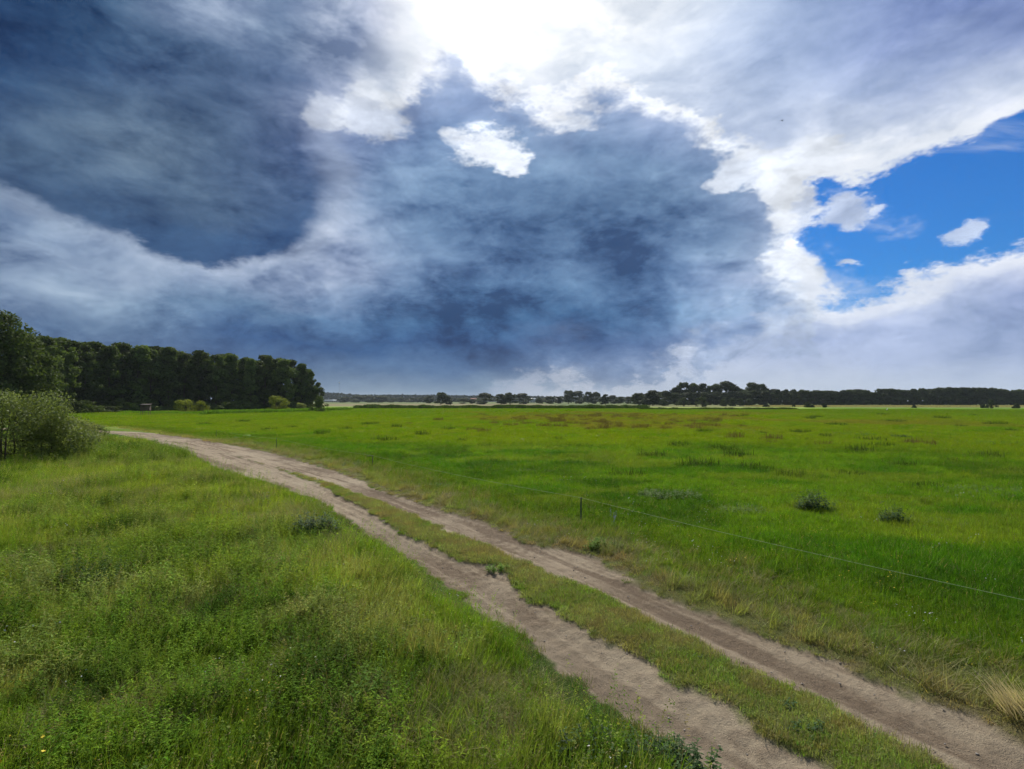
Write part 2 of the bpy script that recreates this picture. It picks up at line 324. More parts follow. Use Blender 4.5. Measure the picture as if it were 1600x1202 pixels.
def mesh_np(name, V, Fs, mat=None, smooth=False, attrs=None, uv=None):
    """V (n,3), Fs (m,k) faces of k corners, or a list of such arrays"""
    me = bpy.data.meshes.new(name)
    if not isinstance(Fs, list): Fs = [Fs]
    Fs = [f for f in Fs if len(f)]
    V = np.asarray(V, np.float32)
    me.vertices.add(len(V)); me.vertices.foreach_set('co', V.ravel())
    if Fs:
        li = np.concatenate([f.ravel() for f in Fs]).astype(np.int32)
        tot = np.concatenate([np.full(len(f), f.shape[1]) for f in Fs]).astype(np.int32)
        st = np.concatenate([[0], np.cumsum(tot)[:-1]]).astype(np.int32)
        me.loops.add(len(li)); me.loops.foreach_set('vertex_index', li)
        me.polygons.add(len(tot)); me.polygons.foreach_set('loop_start', st)
    me.update(calc_edges=True)
    if smooth and Fs: me.polygons.foreach_set('use_smooth', np.ones(len(tot), bool))
    for k, (ty, dom, a) in (attrs or {}).items():
        at = me.attributes.new(k, ty, dom)
        if ty == 'FLOAT_COLOR':
            a = np.asarray(a, np.float32)
            if a.shape[1] == 3: a = np.concatenate([a, np.ones((len(a), 1), np.float32)], 1)
            at.data.foreach_set('color', a.ravel())
        elif ty == 'FLOAT_VECTOR': at.data.foreach_set('vector', np.asarray(a, np.float32).ravel())
        elif ty == 'INT': at.data.foreach_set('value', np.asarray(a, np.int32))
        else: at.data.foreach_set('value', np.asarray(a, np.float32))
    if mat:
        for m_ in (mat if isinstance(mat, list) else [mat]): me.materials.append(m_)
    return me
def link(name, data, parent=None, loc=None):
    o = bpy.data.objects.new(name, data); COL.objects.link(o)
    if parent: o.parent = parent
    if loc is not None: o.location = loc
    return o
def tag(o, label=None, cat=None, group=None, kind=None):
    if label: o['label'] = label
    if cat: o['category'] = cat
    if group: o['group'] = group
    if kind: o['kind'] = kind
    return o
def empty(name, loc, label, cat, group=None, rz=0.0):
    o = bpy.data.objects.new(name, None); COL.objects.link(o); o.location = loc; o.rotation_euler = (0, 0, rz)
    o.empty_display_size = .2
    return tag(o, label, cat, group)
def copy_tree(root, loc, rz=0.0, scale=None, label=None, group=None):
    r = root.copy(); COL.objects.link(r); r.location = loc; r.rotation_euler = (0, 0, rz)
    if scale is not None: r.scale = scale
    if label: r['label'] = label
    if group: r['group'] = group
    for ch in KIDS.get(root.name, []):
        c = ch.copy(); COL.objects.link(c); c.parent = r
    return r
KIDS = {}
def kid(name, me, root):
    o = link(name, me, root); KIDS.setdefault(root.name, []).append(o); return o

def tube(pts, rad, n=6):
    """a tapered tube through pts, returned as (verts, quads)"""
    pts = np.asarray(pts, float); m = len(pts)
    tan = np.gradient(pts, axis=0); tan /= np.linalg.norm(tan, axis=1)[:, None] + 1e-9
    ref = np.array([1.0, 0.1, 0.05]); V = []
    for i in range(m):
        a = np.cross(tan[i], ref); a /= np.linalg.norm(a) + 1e-9; b = np.cross(tan[i], a)
        for k in range(n):
            t = 2 * math.pi * k / n
            V.append(pts[i] + rad[i] * (a * math.cos(t) + b * math.sin(t)))
    Q = [[i * n + k, i * n + (k + 1) % n, (i + 1) * n + (k + 1) % n, (i + 1) * n + k] for i in range(m - 1) for k in range(n)]
    return np.array(V), np.array(Q)
def join(parts):
    V = []; Q = []; o = 0
    for v, q in parts: V.append(v); Q.append(q + o); o += len(v)
    return np.concatenate(V), np.concatenate(Q)
def box(c, s, rz=0.0):
    x, y, z = [q / 2 for q in s]
    v = np.array([[i * x, j * y, k * z] for i in (-1, 1) for j in (-1, 1) for k in (-1, 1)])
    ca, sa = math.cos(rz), math.sin(rz)
    v = np.stack([v[:, 0] * ca - v[:, 1] * sa, v[:, 0] * sa + v[:, 1] * ca, v[:, 2]], 1) + np.array(c)
    f = np.array([[0, 1, 3, 2], [4, 6, 7, 5], [0, 4, 5, 1], [2, 3, 7, 6], [0, 2, 6, 4], [1, 5, 7, 3]])
    return v, f

# ------------------------------------------------------------------ materials
def new_mat(name):
    m_ = bpy.data.materials.new(name); m_.use_nodes = True
    T = NT(m_.node_tree); T.n.clear(); out = T.new('ShaderNodeOutputMaterial')
    return m_, T, out
def bsdf(T, out, col, rough=.8, spec=.3, bump=None, metal=0):
    b = T.new('ShaderNodeBsdfPrincipled'); T.put(b.inputs['Base Color'], col); T.put(b.inputs['Roughness'], rough)
    b.inputs['Specular IOR Level'].default_value = spec; b.inputs['Metallic'].default_value = metal
    if bump is not None: T.l.new(bump, b.inputs['Normal'])
    T.l.new(b.outputs[0], out.inputs[0]); return b
def bump(T, h, strength=.5, dist=.02):
    b = T.new('ShaderNodeBump'); b.inputs['Strength'].default_value = strength; b.inputs['Distance'].default_value = dist
    T.put(b.inputs['Height'], h); return b.outputs[0]
def plain(name, c, rough=.8, var=.25, scale=8.0, spec=.3, bmp=.3):
    m_, T, out = new_mat(name)
    co = T.new('ShaderNodeTexCoord').outputs['Object']
    n = T.noise(co, scale, 5, .6)
    k = T.m('ADD', 1 - var, T.m('MULTIPLY', n, 2 * var))
    bsdf(T, out, T.v('SCALE', c, sc=k), rough, spec, bump(T, n, bmp, .02))
    return m_
def leaf_mat(name, tint=None, var=.35, transl=.35, rough=.55, dry=None, attr='INSTANCER', spec=.25, objvar=0.0):
    """blades and leaves: colour from the plant's own tint, varied leaf by leaf; light passes through"""
    m_, T, out = new_mat(name)
    if tint is None:
        a = T.new('ShaderNodeAttribute', attribute_type=attr, attribute_name='tint'); base = a.outputs['Color']
    else: base = T.new('ShaderNodeRGB').outputs[0]; base.default_value = (*tint, 1)
    lv = T.new('ShaderNodeAttribute', attribute_type='GEOMETRY', attribute_name='lv').outputs['Fac']
    k = T.m('ADD', 1 - var, T.m('MULTIPLY', lv, 2 * var))
    if objvar:
        oi = T.new('ShaderNodeObjectInfo').outputs['Random']
        k = T.m('MULTIPLY', k, T.m('ADD', 1 - objvar, T.m('MULTIPLY', oi, 2 * objvar)))
    c = T.v('SCALE', base, sc=k)
    if dry is not None:
        c = T.mix(T.rng(lv, dry[0], dry[0] + .04), c, (*dry[1], 1))
    b = T.new('ShaderNodeBsdfPrincipled'); T.put(b.inputs['Base Color'], c)
    b.inputs['Roughness'].default_value = rough; b.inputs['Specular IOR Level'].default_value = spec
    t = T.new('ShaderNodeBsdfTranslucent'); T.put(t.inputs[0], T.v('MULTIPLY', c, (1.12, 1.12, .65)))
    mx = T.new('ShaderNodeMixShader'); mx.inputs[0].default_value = transl
    T.l.new(b.outputs[0], mx.inputs[1]); T.l.new(t.outputs[0], mx.inputs[2]); T.l.new(mx.outputs[0], out.inputs[0])
    return m_

# ------------------------------------------------------------------ the track
E_LL = [(1115,1194),(1071,1165),(1007,1130),(969,1100),(911,1060),(859,1016),(793,966),(759,953),(699,906),(633,863),(587,840),(559,819),(510,786),(444,761),(394,747),(345,733),(317,717),(271,703),(225,688),(190,678)]
E_LR = [(1303,1199),(1267,1166),(1232,1152),(1199,1138),(1124,1095),(1060,1063),(1013,1031),(963,1001),(917,978),(853,946),(812,922),(800,890),(764,878),(724,872),(695,858),(655,841),(597,808),(579,797),(537,775),(500,756)]
E_RL = [(1495,1189),(1416,1152),(1311,1102),(1232,1068),(1180,1043),(1129,1019),(1057,981),(984,946),(926,920),(853,891),(780,857),(712,832),(626,795),(540,763),(497,748)]
E_RR = [(1600,1155),(1560,1141),(1508,1107),(1455,1094),(1377,1057),(1311,1031),(1219,997),(1144,966),(1071,940),(984,905),(942,872),(899,858),(827,847),(756,815),(684,792),(597,766),(565,750),(510,731),(469,720),(416,706),(345,692),(317,687),(249,678),(210,672),(182,668)]
gLL, gLR, gRL, gRR = [np.array([gp(*p) for p in e]) for e in (E_LL, E_LR, E_RL, E_RR)]
def resamp(P, s):
    d = np.concatenate([[0], np.cumsum(np.linalg.norm(np.diff(P, axis=0), axis=1))]); t = s * d[-1]
    return np.stack([np.interp(t, d, P[:, 0]), np.interp(t, d, P[:, 1])], 1)
# centreline: halfway between the outer edges, smoothed, run on at both ends
def by_y(P, ys): o = np.argsort(P[:, 1]); return np.interp(ys, P[o, 1], P[o, 0])
ctr = []
for q in gRR[::1]:
    j = np.argmin(np.linalg.norm(gLL - q, axis=1)); 
    # nearest point on the left edge polyline
    best = None
    for a, b in zip(gLL[:-1], gLL[1:]):
        ab = b - a; t = np.clip(np.dot(q - a, ab) / np.dot(ab, ab), 0, 1); p = a + t * ab; dd = np.linalg.norm(p - q)
        if best is None or dd < best[0]: best = (dd, p)
    ctr.append((q + best[1]) / 2)
ctr = np.array(ctr[3:-3])
d0 = ctr[0] - ctr[5]; d0 /= np.linalg.norm(d0); d1 = ctr[-1] - ctr[-4]; d1 /= np.linalg.norm(d1)
d1 = np.array([-.80, .60])
ctr = np.concatenate([[ctr[0] + d0 * 12], [ctr[0] + d0 * 6], ctr, [ctr[-1] + d1 * 18], [ctr[-1] + np.array([-.9, .43]) * 50], [ctr[-1] + np.array([-.97, .25]) * 110]])
cl = resamp(ctr, np.linspace(0, 1, 1500))
for _ in range(3):
    k = 41; pad = np.pad(cl, ((k // 2, k // 2), (0, 0)), mode='edge'); pad[:k // 2] = 2 * cl[0] - cl[1:k // 2 + 1][::-1]; pad[-(k // 2):] = 2 * cl[-1] - cl[-k // 2:-1][::-1][:k // 2]
    cl = np.stack([np.convolve(pad[:, i], np.ones(k) / k, 'valid') for i in range(2)], 1)
cs_ = np.concatenate([[0], np.cumsum(np.linalg.norm(np.diff(cl, axis=0), axis=1))])
ctan = np.gradient(cl, axis=0); ctan /= np.linalg.norm(ctan, axis=1)[:, None]
cnor = np.stack([ctan[:, 1], -ctan[:, 0]], 1)           # to the right when walking away
def track_st(x, y):
    """arc length along the track and offset across it"""
    x = np.atleast_1d(x); y = np.atleast_1d(y); s = np.zeros(len(x)); t = np.full(len(x), 99.0)
    for i0 in range(0, len(x), 20000):
        xs, ys = x[i0:i0 + 20000, None], y[i0:i0 + 20000, None]
        d = (xs - cl[None, ::4, 0]) ** 2 + (ys - cl[None, ::4, 1]) ** 2
        j = np.argmin(d, 1) * 4
        dx, dy = xs[:, 0] - cl[j, 0], ys[:, 0] - cl[j, 1]
        s[i0:i0 + 20000] = cs_[j] + dx * ctan[j, 0] + dy * ctan[j, 1]
        t[i0:i0 + 20000] = dx * cnor[j, 0] + dy * cnor[j, 1]
    return s, t
def edge_fn(P):
    s, t = track_st(P[:, 0], P[:, 1]); o = np.argsort(s); return s[o], t[o]
eLL, eLR, eRL, eRR = [edge_fn(P) for P in (gLL, gLR, gRL, gRR)]
def edges(s):
    a, b, c, d = [np.interp(s, *e) for e in (eLL, eLR, eRL, eRR)]
    s_end = eLR[0][-1]                                   # beyond here the grass strip fades out
    f = sstep(s_end - 1, s_end + 9, s)
    mid = (b + c) / 2
    b = b * (1 - f) + (mid + .02) * f; c = c * (1 - f) + (mid - .02) * f
    return a, b, c, d
def dirt_mask(x, y, rag=1.0):
    """1 on bare dirt, 0 in grass"""
    s, t = track_st(x, y); a, b, c, d = edges(s)
    n = (fbm(x * 1.7, y * 1.7, 4, 5) - .5) * .34 * rag + (fbm(x * 7, y * 7, 3, 9) - .5) * .26 * rag
    left = np.minimum(t - a, b - t); right = np.minimum(t - c, d - t)
    m = np.maximum(left, right) + n + .05
    return sstep(-.05, .12, m), s, t

# ------------------------------------------------------------------ what colour the growth has, place by place
def mcol(hexes): return [lin(h) for h in hexes]
ALB = 1.0
def grass_colour(x, y):
    """base colour of the vegetation at a place (linear), as it differs over the land"""
    px = 800 + F * x / np.maximum(y, 1.0); py = HOR + F * CAMZ / np.maximum(y, 1.0)
    n1 = fbm(x * .045, y * .045, 4, 21); n2 = fbm(x * .35, y * .35, 4, 33); n3 = fbm(x * 1.3, y * 1.3, 3, 41)
    s, t = track_st(x, y); a, b, c, d = edges(s)
    C = lambda r, g, b_: lin((r, g, b_))[None, :]
    base = C(110, 146, 28) * np.ones((len(x), 1))
    def blend(col, m): 
        nonlocal base
        m = np.clip(m, 0, 1)[:, None]; base = base * (1 - m) + col * m
    dist = y
    # meadow: darker lush belt in the middle distance, brighter yellow-green growth beyond
    blend(C(70, 122, 20), sstep(.42, .62, n2) * .7)
    blend(C(52, 94, 20), sstep(.54, .66, fbm(x * .22 + 5, y * .34, 4, 201)) * .6)
    blend(C(132, 150, 44), sstep(.57, .70, fbm(x * .16 + 9, y * .3, 4, 205)) * .6)
    blend(C(124, 148, 18), sstep(34, 55, dist + (n1 - .5) * 30 + x * .35))
    blend(C(122, 146, 24), sstep(.45, .65, n1) * sstep(45, 80, dist) * .9)
    blend(C(100, 132, 22), sstep(90, 150, dist + (n1 - .5) * 60) * .6)
    blend(C(88, 140, 12), sstep(.5, .75, n2) * sstep(30, 60, dist) * .6)
    # reddish-brown rush ground
    rb = sstep(.48, .62, fbm(x * .05 + 3, y * .05, 4, 55)) * sstep(55, 70, dist) * (1 - sstep(150, 190, dist)) * sstep(-28, -8, x) * (1 - sstep(50, 90, x))
    blend(C(136, 122, 52), rb * .6)
    # left of the track
    L = sstep(.3, 1.2, a - t) * (1 - sstep(60, 75, s))
    lf = C(138, 158, 58) * np.ones((len(x), 1))
    blend(lf, L)
    blend(C(112, 138, 44), L * sstep(.40, .60, n2 + (n1 - .5) * .5))
    blend(C(142, 160, 52), L * sstep(.5, .7, fbm(x * .22, y * .22, 3, 77)) * sstep(9, 14, dist))
    blend(C(108, 134, 42), L * (1 - sstep(6.5, 10, dist + (n2 - .5) * 4)) * sstep(-1, -6, -x * -1.0) )
    blend(C(92, 128, 42), L * (1 - sstep(.3, 1.8, (a - t) - (n2 - .5) * 2)) * .6 * (1 - sstep(12, 20, dist)))
    blend(C(74, 100, 30), L * sstep(.52, .68, fbm(x * .8, y * .8, 4, 301)) * .8)
    blend(C(164, 164, 98), L * sstep(.57, .68, fbm(x * 1.1 + 7, y * 1.1, 4, 303)) * .6)
    # strip between the wheels and the verges
    mid = sstep(-.1, .1, np.minimum(t - b, c - t)) * (s < eLR[0][-1] + 6)
    blend(C(156, 166, 94), mid); blend(C(128, 156, 62), mid * sstep(.42, .62, n3)); blend(C(160, 148, 96), mid * sstep(.52, .68, fbm(x * 3, y * 3, 3, 91)) * .7)
    vr = (1 - sstep(.2, 2.0, (t - d) - (n2 - .5) * 1.8)) * sstep(-.1, .05, t - d)
    blend(C(144, 152, 82), vr); blend(C(160, 146, 100), vr * sstep(.5, .65, fbm(x * 2.5, y * 2.5, 3, 17)) * .8)
    vr2 = (1 - sstep(2, 5.0, (t - d) - (n2 - .5) * 3)) * sstep(.5, 1.5, t - d)
    blend(C(104, 128, 32), vr2 * .7)
    # far fields
    blend(C(126, 130, 60), sstep(200, 215, dist + (n1 - .5) * 30) * .0)
    return base * ALB

# ------------------------------------------------------------------ ground
def height(x, y):
    h = (fbm(x * .06, y * .06, 3, 2) - .5) * .24 + (fbm(x * .6, y * .6, 3, 4) - .5) * .07
    return h * (1 - sstep(150, 300, np.abs(y)))
def ruts(s, t):
    a, b, c, d = edges(s)
    h = 0
    for lo, hi in ((a, b), (c, d)):
        m = (lo + hi) / 2; w = (hi - lo) / 2 + .15
        h = h - .07 * np.exp(-((t - m) / (w * .75)) ** 2)
    return h
def gz(x, y):
    x = np.atleast_1d(np.asarray(x, float)); y = np.atleast_1d(np.asarray(y, float))
    s, t = track_st(x, y)
    near = 1 - sstep(2.6, 4.5, np.abs(t))
    return height(x, y) * (1 - near * .6) + ruts(s, t) * near
def axis(lo, hi, d0, grow, c=0.0):
    """coordinates fine near c and coarser away from it"""
    out = [c]; d = d0
    while out[-1] < hi: out.append(out[-1] + d); d *= grow
    out2 = [c]; d = d0
    while out2[-1] > lo: out2.append(out2[-1] - d); d *= grow
    return np.array(sorted(set(out2[1:] + out)))
def build_ground():
    X = axis(-4200, 4200, .16, 1.028); Y = axis(-3000, 5200, .16, 1.026, 8.0)
    xx, yy = np.meshgrid(X, Y); x, y = xx.ravel(), yy.ravel()
    s, t = track_st(x, y)
    near = 1 - sstep(2.6, 4.5, np.abs(t))
    z = height(x, y) * (1 - near * .6) - near * .0 + ruts(s, t) * near - .13 * (1 - sstep(2.6, 3.2, np.abs(t)))* (s < cs_[-1] - 1)
    nx, ny = len(X), len(Y); i = np.arange(nx * ny).reshape(ny, nx)
    Q = np.stack([i[:-1, :-1], i[:-1, 1:], i[1:, 1:], i[1:, :-1]], -1).reshape(-1, 4)
    C = grass_colour(x, y)
    # field pattern far out, colours of the crops
    n = fbm(x * .02, y * .02, 3, 8)
    def far(lo, hi, x0, x1, c, k=1.0):
        nonlocal C
        m = (sstep(lo, lo * 1.03, y + (n - .5) * lo * .12) * (1 - sstep(hi, hi * 1.03, y + (n - .5) * lo * .12)) * sstep(x0, x0 + 15, x) * (1 - sstep(x1 - 15, x1, x)) * k)[:, None]
        C = C * (1 - m) + lin(c)[None, :] * ALB * m
    far(300, 9000, -9000, 9000, (92, 108, 52)); far(215, 300, -300, 60, (128, 156, 40)); far(300, 560, -400, 40, (132, 126, 82))
    far(560, 1200, -800, 100, (100, 114, 54)); far(225, 262, 20, 150, (150, 172, 66)); far(262, 420, 60, 900, (128, 130, 76)); far(1200, 9000, -9000, 9000, (60, 84, 50))
    m_, T, out = new_mat('meadow_ground')
    at = T.new('ShaderNodeAttribute', attribute_name='tint').outputs['Color']
    pos = T.new('ShaderNodeNewGeometry').outputs['Position']
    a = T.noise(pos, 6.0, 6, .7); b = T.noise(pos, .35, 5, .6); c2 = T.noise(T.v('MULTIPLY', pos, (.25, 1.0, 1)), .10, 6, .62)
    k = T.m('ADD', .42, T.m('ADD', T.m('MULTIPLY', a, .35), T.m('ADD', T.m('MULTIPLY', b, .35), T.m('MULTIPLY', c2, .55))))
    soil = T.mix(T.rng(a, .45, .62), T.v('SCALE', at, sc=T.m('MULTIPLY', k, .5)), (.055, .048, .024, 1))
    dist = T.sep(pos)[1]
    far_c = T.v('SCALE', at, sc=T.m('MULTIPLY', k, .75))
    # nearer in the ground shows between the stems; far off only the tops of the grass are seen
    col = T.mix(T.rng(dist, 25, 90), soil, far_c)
    bsdf(T, out, col, .9, .1, bump(T, a, .8, .05))
    me = mesh_np('ground', np.stack([x, y, z], 1), Q, m_, True, {'tint': ('FLOAT_COLOR', 'POINT', C)})
    o = link('ground', me); tag(o, kind='structure'); print('ground', len(x)); return o
build_ground()

def build_track():
    # sample along s with growing step
    s = [0.0]; 
    s_cam = 8.0
    while s[-1] < cs_[-1] - 2:
        p = np.array([np.interp(s[-1], cs_, cl[:, 0]), np.interp(s[-1], cs_, cl[:, 1])])
        s.append(s[-1] + max(.05, .0055 * np.linalg.norm(p)))
    s = np.array(s); t = np.linspace(-3.6, 3.6, 150)
    px_, py_ = np.interp(s, cs_, cl[:, 0]), np.interp(s, cs_, cl[:, 1])
    nx_, ny_ = np.interp(s, cs_, cnor[:, 0]), np.interp(s, cs_, cnor[:, 1])
    S, Tt = np.meshgrid(s, t, indexing='ij')
    x = (px_[:, None] + nx_[:, None] * Tt).ravel(); y = (py_[:, None] + ny_[:, None] * Tt).ravel()
    S, Tt = S.ravel(), Tt.ravel()
    z = gz(x, y)
    a, b, c, d = edges(S)
    m, _, _ = dirt_mask(x, y)
    # tyre marks run along the track, clods where hooves and wheels dug in
    z += m * ((fbm(S * .35, Tt * 9, 3, 61) - .5) * .030)
    dig = sstep(.5, .68, fbm(x * .55, y * .55, 3, 71))
    inl = np.exp(-((Tt - (a + .32)) / .3) ** 2) + np.exp(-((Tt - (d - .35)) / .35) ** 2) * .8
    dig = np.clip(dig * .35 + inl * sstep(.35, .6, fbm(S * .25, Tt * .3, 2, 88)), 0, 1)
    z += m * dig * ((fbm(x * 6, y * 6, 3, 62, .6) - .5) * .085)
    z += m * (fbm(x * 9, y * 9, 2, 162) - .5) * .014
    lug = np.sin(S * 2 * math.pi / .34 + np.abs(((Tt * 3.1) % 1) - .5) * 6) * sstep(.48, .62, fbm(S * .3 + 9, Tt * 1.5, 2, 99))
    z += m * lug * .008
    st_ = sstep(.52, .60, fbm(S * .15, Tt * 14, 3, 161)); z -= m * st_ * .012
    z += (1 - m) * .03 + (fbm(x * 3, y * 3, 3, 63) - .5) * .02
    edge_f = sstep(3.2, 3.6, np.abs(Tt)); z = z - edge_f * .12
    nS, nT = len(s), len(t); i = np.arange(nS * nT).reshape(nS, nT)
    Q = np.stack([i[:-1, :-1], i[:-1, 1:], i[1:, 1:], i[1:, :-1]], -1).reshape(-1, 4)
    G = grass_colour(x, y)
    dk = np.clip(sstep(.44, .66, fbm(S * .22, Tt * 3.2, 5, 64, .65)) * .65 + dig * .6 + st_ * .25 + np.clip(lug, 0, 1) * .35 + sstep(.5, .6, fbm(x * 5, y * 5, 4, 164, .7)) * .3, 0, 1)
    D = lin((170, 154, 130))[None, :] * (1 - dk[:, None]) + lin((122, 106, 88))[None, :] * dk[:, None]
    pale = sstep(.5, .7, fbm(x * .4, y * .4, 3, 65)); D = D * (1 - .4 * pale[:, None]) + lin((176, 162, 138))[None, :] * .4 * pale[:, None]
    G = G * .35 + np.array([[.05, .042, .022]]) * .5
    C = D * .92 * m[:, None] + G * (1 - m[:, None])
    mt, T, out = new_mat('dirt')
    at = T.new('ShaderNodeAttribute', attribute_name='tint').outputs['Color']
    pos = T.new('ShaderNodeNewGeometry').outputs['Position']
    n1 = T.noise(pos, 14, 7, .7); n2 = T.noise(pos, 70, 4, .7); n3 = T.noise(pos, 3, 5, .6)
    vo = T.new('ShaderNodeTexVoronoi'); vo.inputs['Scale'].default_value = 38; T.put(vo.inputs['Vector'], pos)
    grit = T.rng(vo.outputs['Distance'], .10, .24, 1, 0)
    grit = T.m('MULTIPLY', grit, T.rng(n1, .47, .56))
    k = T.m('ADD', .46, T.m('ADD', T.m('MULTIPLY', n1, .62), T.m('ADD', T.m('MULTIPLY', n2, .30), T.m('MULTIPLY', n3, .18))))
    col = T.v('SCALE', at, sc=k)
    col = T.mix(T.m('MULTIPLY', grit, .7), col, (.10, .08, .065, 1))
    h = T.m('ADD', T.m('MULTIPLY', n1, 1.0), T.m('ADD', T.m('MULTIPLY', n2, .5), T.m('MULTIPLY', grit, .3)))
    bsdf(T, out, col, .95, .1, bump(T, h, 1.0, .05))
    o = link('dirt_track', mesh_np('dirt_track', np.stack([x, y, z + .006], 1), Q, mt, True, {'tint': ('FLOAT_COLOR', 'POINT', C)}))
    tag(o, kind='structure'); print('track', len(x))
build_track()
# ------------------------------------------------------------------ grass and herbs: prototype tufts
def blades(n, rad, h0, h1, w, lean=.35, curve=.5, seg=2, r=None, flat=0.0, bias=(0, 0)):
    r = r or rng
    V = []; Fq = []; LV = []
    ang = r.uniform(0, 2 * np.pi, n); rr = rad * np.sqrt(r.uniform(0, 1, n))
    bx, by = rr * np.cos(ang), rr * np.sin(ang)
    h = r.uniform(h0, h1, n); la = r.uniform(0, 2 * np.pi, n); lm = np.abs(r.normal(0, lean, n)) * (1 - flat) + flat * r.uniform(1.0, 1.6, n)
    dx, dy = np.cos(la) * lm + bias[0], np.sin(la) * lm + bias[1]
    ws = w * r.uniform(.6, 1.3, n); wa = la + np.pi / 2 + r.uniform(-.8, .8, n)
    wx, wy = np.cos(wa), np.sin(wa); lv = r.uniform(0, 1, n); cu = r.uniform(.2, 1, n) * curve
    rows = []
    for k in range(seg + 1):
        t = k / seg; tt = t + cu * t * t
        hor = tt / (1 + cu); L = np.hypot(dx, dy); vz = t * np.maximum(.08, (1 - .35 * cu * t * np.minimum(L * 2, 1)))
        sc = 1 / np.sqrt(1 + L * L)
        cxx, cyy, czz = bx + dx * h * hor * sc, by + dy * h * hor * sc, h * vz * sc
        wd = ws * (1 - t ** 1.6) * .5 if k < seg else ws * 0
        if k < seg:
            rows.append(np.stack([cxx - wx * wd, cyy - wy * wd, czz], 1)); rows.append(np.stack([cxx + wx * wd, cyy + wy * wd, czz], 1))
        else: rows.append(np.stack([cxx, cyy, czz], 1))
    m = 2 * seg + 1
    V = np.stack(rows, 1).reshape(-1, 3); base = np.arange(n)[:, None] * m
    Q = [np.concatenate([base + 2 * k, base + 2 * k + 1, base + 2 * k + 3, base + 2 * k + 2], 1) for k in range(seg - 1)]
    tri = np.concatenate([base + 2 * (seg - 1), base + 2 * (seg - 1) + 1, base + m - 1], 1)
    return V, (np.concatenate(Q) if Q else np.zeros((0, 4), int)), tri, np.repeat(lv, m)
def heads(n, rad, h0, h1, r, size=.012, lean=.2):
    """thin stems that carry a loose seed head"""
    V = []; T3 = []; LV = []; o = 0
    for i in range(n):
        a = r.uniform(0, 6.28); q = rad * math.sqrt(r.uniform()); h = r.uniform(h0, h1); l = r.normal(0, lean, 2)
        b = np.array([q * math.cos(a), q * math.sin(a), 0]); tip = b + np.array([l[0] * h, l[1] * h, h]); lv = r.uniform(.3, 1)
        w = np.array([math.cos(a), math.sin(a), 0]) * .0022
        V += [b - w, b + w, tip]; T3.append([o, o + 1, o + 2]); LV += [lv] * 3; o += 3
        for k in range(9):
            f = 1 - k * .025; p = b + (tip - b) * f; d = r.normal(0, 1, 3); d[2] = abs(d[2]) * .6; d *= size * (1 + k * .25) / np.linalg.norm(d); e = r.normal(0, size * .35, 3)
            V += [p, p + d + e, p + d * .8 - e]; T3.append([o, o + 1, o + 2]); LV += [lv] * 3; o += 3
    return np.array(V), np.zeros((0, 4), int), np.array(T3), np.array(LV)
def leafy(n, rad, h0, h1, r, leaf=.05, wide=.45, pairs=6, lean=.12, droop=.3):
    """upright stems with pairs of leaves"""
    V = []; Q = []; T3 = []; LV = []; o = 0
    for i in range(n):
        a = r.uniform(0, 6.28); q = rad * math.sqrt(r.uniform()); h = r.uniform(h0, h1); l = r.normal(0, lean, 2)
        b = np.array([q * math.cos(a), q * math.sin(a), 0]); tip = b + np.array([l[0] * h, l[1] * h, h]); lv0 = r.uniform(.2, .9)
        w = np.array([1, 0, 0]) * .004; V += [b - w, b + w, tip + w * .3, tip - w * .3]; Q.append([o, o + 1, o + 2, o + 3]); LV += [lv0 * .6] * 4; o += 4
        ph = r.uniform(0, 6.28)
        for k in range(pairs):
            f = .25 + .75 * (k + .5) / pairs; p = b + (tip - b) * f; sz = leaf * r.uniform(.7, 1.2) * (1.15 - .55 * f)
            for s_ in (0, math.pi):
                an = ph + k * 1.7 + s_ + r.uniform(-.3, .3); dz = r.uniform(-droop, droop * .8)
                d = np.array([math.cos(an), math.sin(an), dz]) * sz; sd = np.array([-math.sin(an), math.cos(an), r.uniform(-.3, .3)]) * sz * wide * .5
                mid = p + d * .45; V += [p, mid + sd, p + d + np.array([0, 0, -abs(dz) * sz * .4]), mid - sd]; Q.append([o, o + 1, o + 2, o + 3]); LV += [np.clip(lv0 + r.normal(0, .2), 0, 1)] * 4; o += 4
    return np.array(V), np.array(Q), np.zeros((0, 3), int), np.array(LV)
def flowers(n, rad, h0, h1, r, size=.012):
    V = []; Q = []; LV = []; o = 0
    for i in range(n):
        a = r.uniform(0, 6.28); q = rad * math.sqrt(r.uniform()); h = r.uniform(h0, h1)
        c = np.array([q * math.cos(a), q * math.sin(a), h]); u = r.normal(0, 1, 3); u /= np.linalg.norm(u); v = np.cross(u, [0, 0, 1.]); v /= np.linalg.norm(v) + 1e-6
        for s1 in (u, v):
            s2 = np.cross(s1, r.normal(0, 1, 3)); s2 /= np.linalg.norm(s2)
            V += [c - s1 * size, c + s2 * size, c + s1 * size, c - s2 * size]; Q.append([o, o + 1, o + 2, o + 3]); LV += [.5] * 4; o += 4
    return np.array(V), np.array(Q), np.zeros((0, 3), int), np.array(LV)
def merge(ps):
    V = []; Q = []; T3 = []; LV = []; o = 0
    for v, q, t, l in ps:
        V.append(v); LV.append(l)
        if len(q): Q.append(q + o)
        if len(t): T3.append(t + o)
        o += len(v)
    return np.concatenate(V), [np.concatenate(a) for a in (Q, T3) if a], np.concatenate(LV)
def tuft_obj(name, parts, mat):
    v, fs, lv = merge(parts)
    me = mesh_np(name, v, fs, mat, False, {'lv': ('FLOAT', 'POINT', lv)})
    return bpy.data.objects.new(name, me)
M_GRASS = leaf_mat('grass_blades', None, .42, .5, .65, spec=.12, dry=(.93, (.33, .27, .13)))
M_DRY = leaf_mat('dry_grass', None, .3, .3, .7)
M_HERB = leaf_mat('herb_leaves', None, .4, .35, .85, spec=.06)
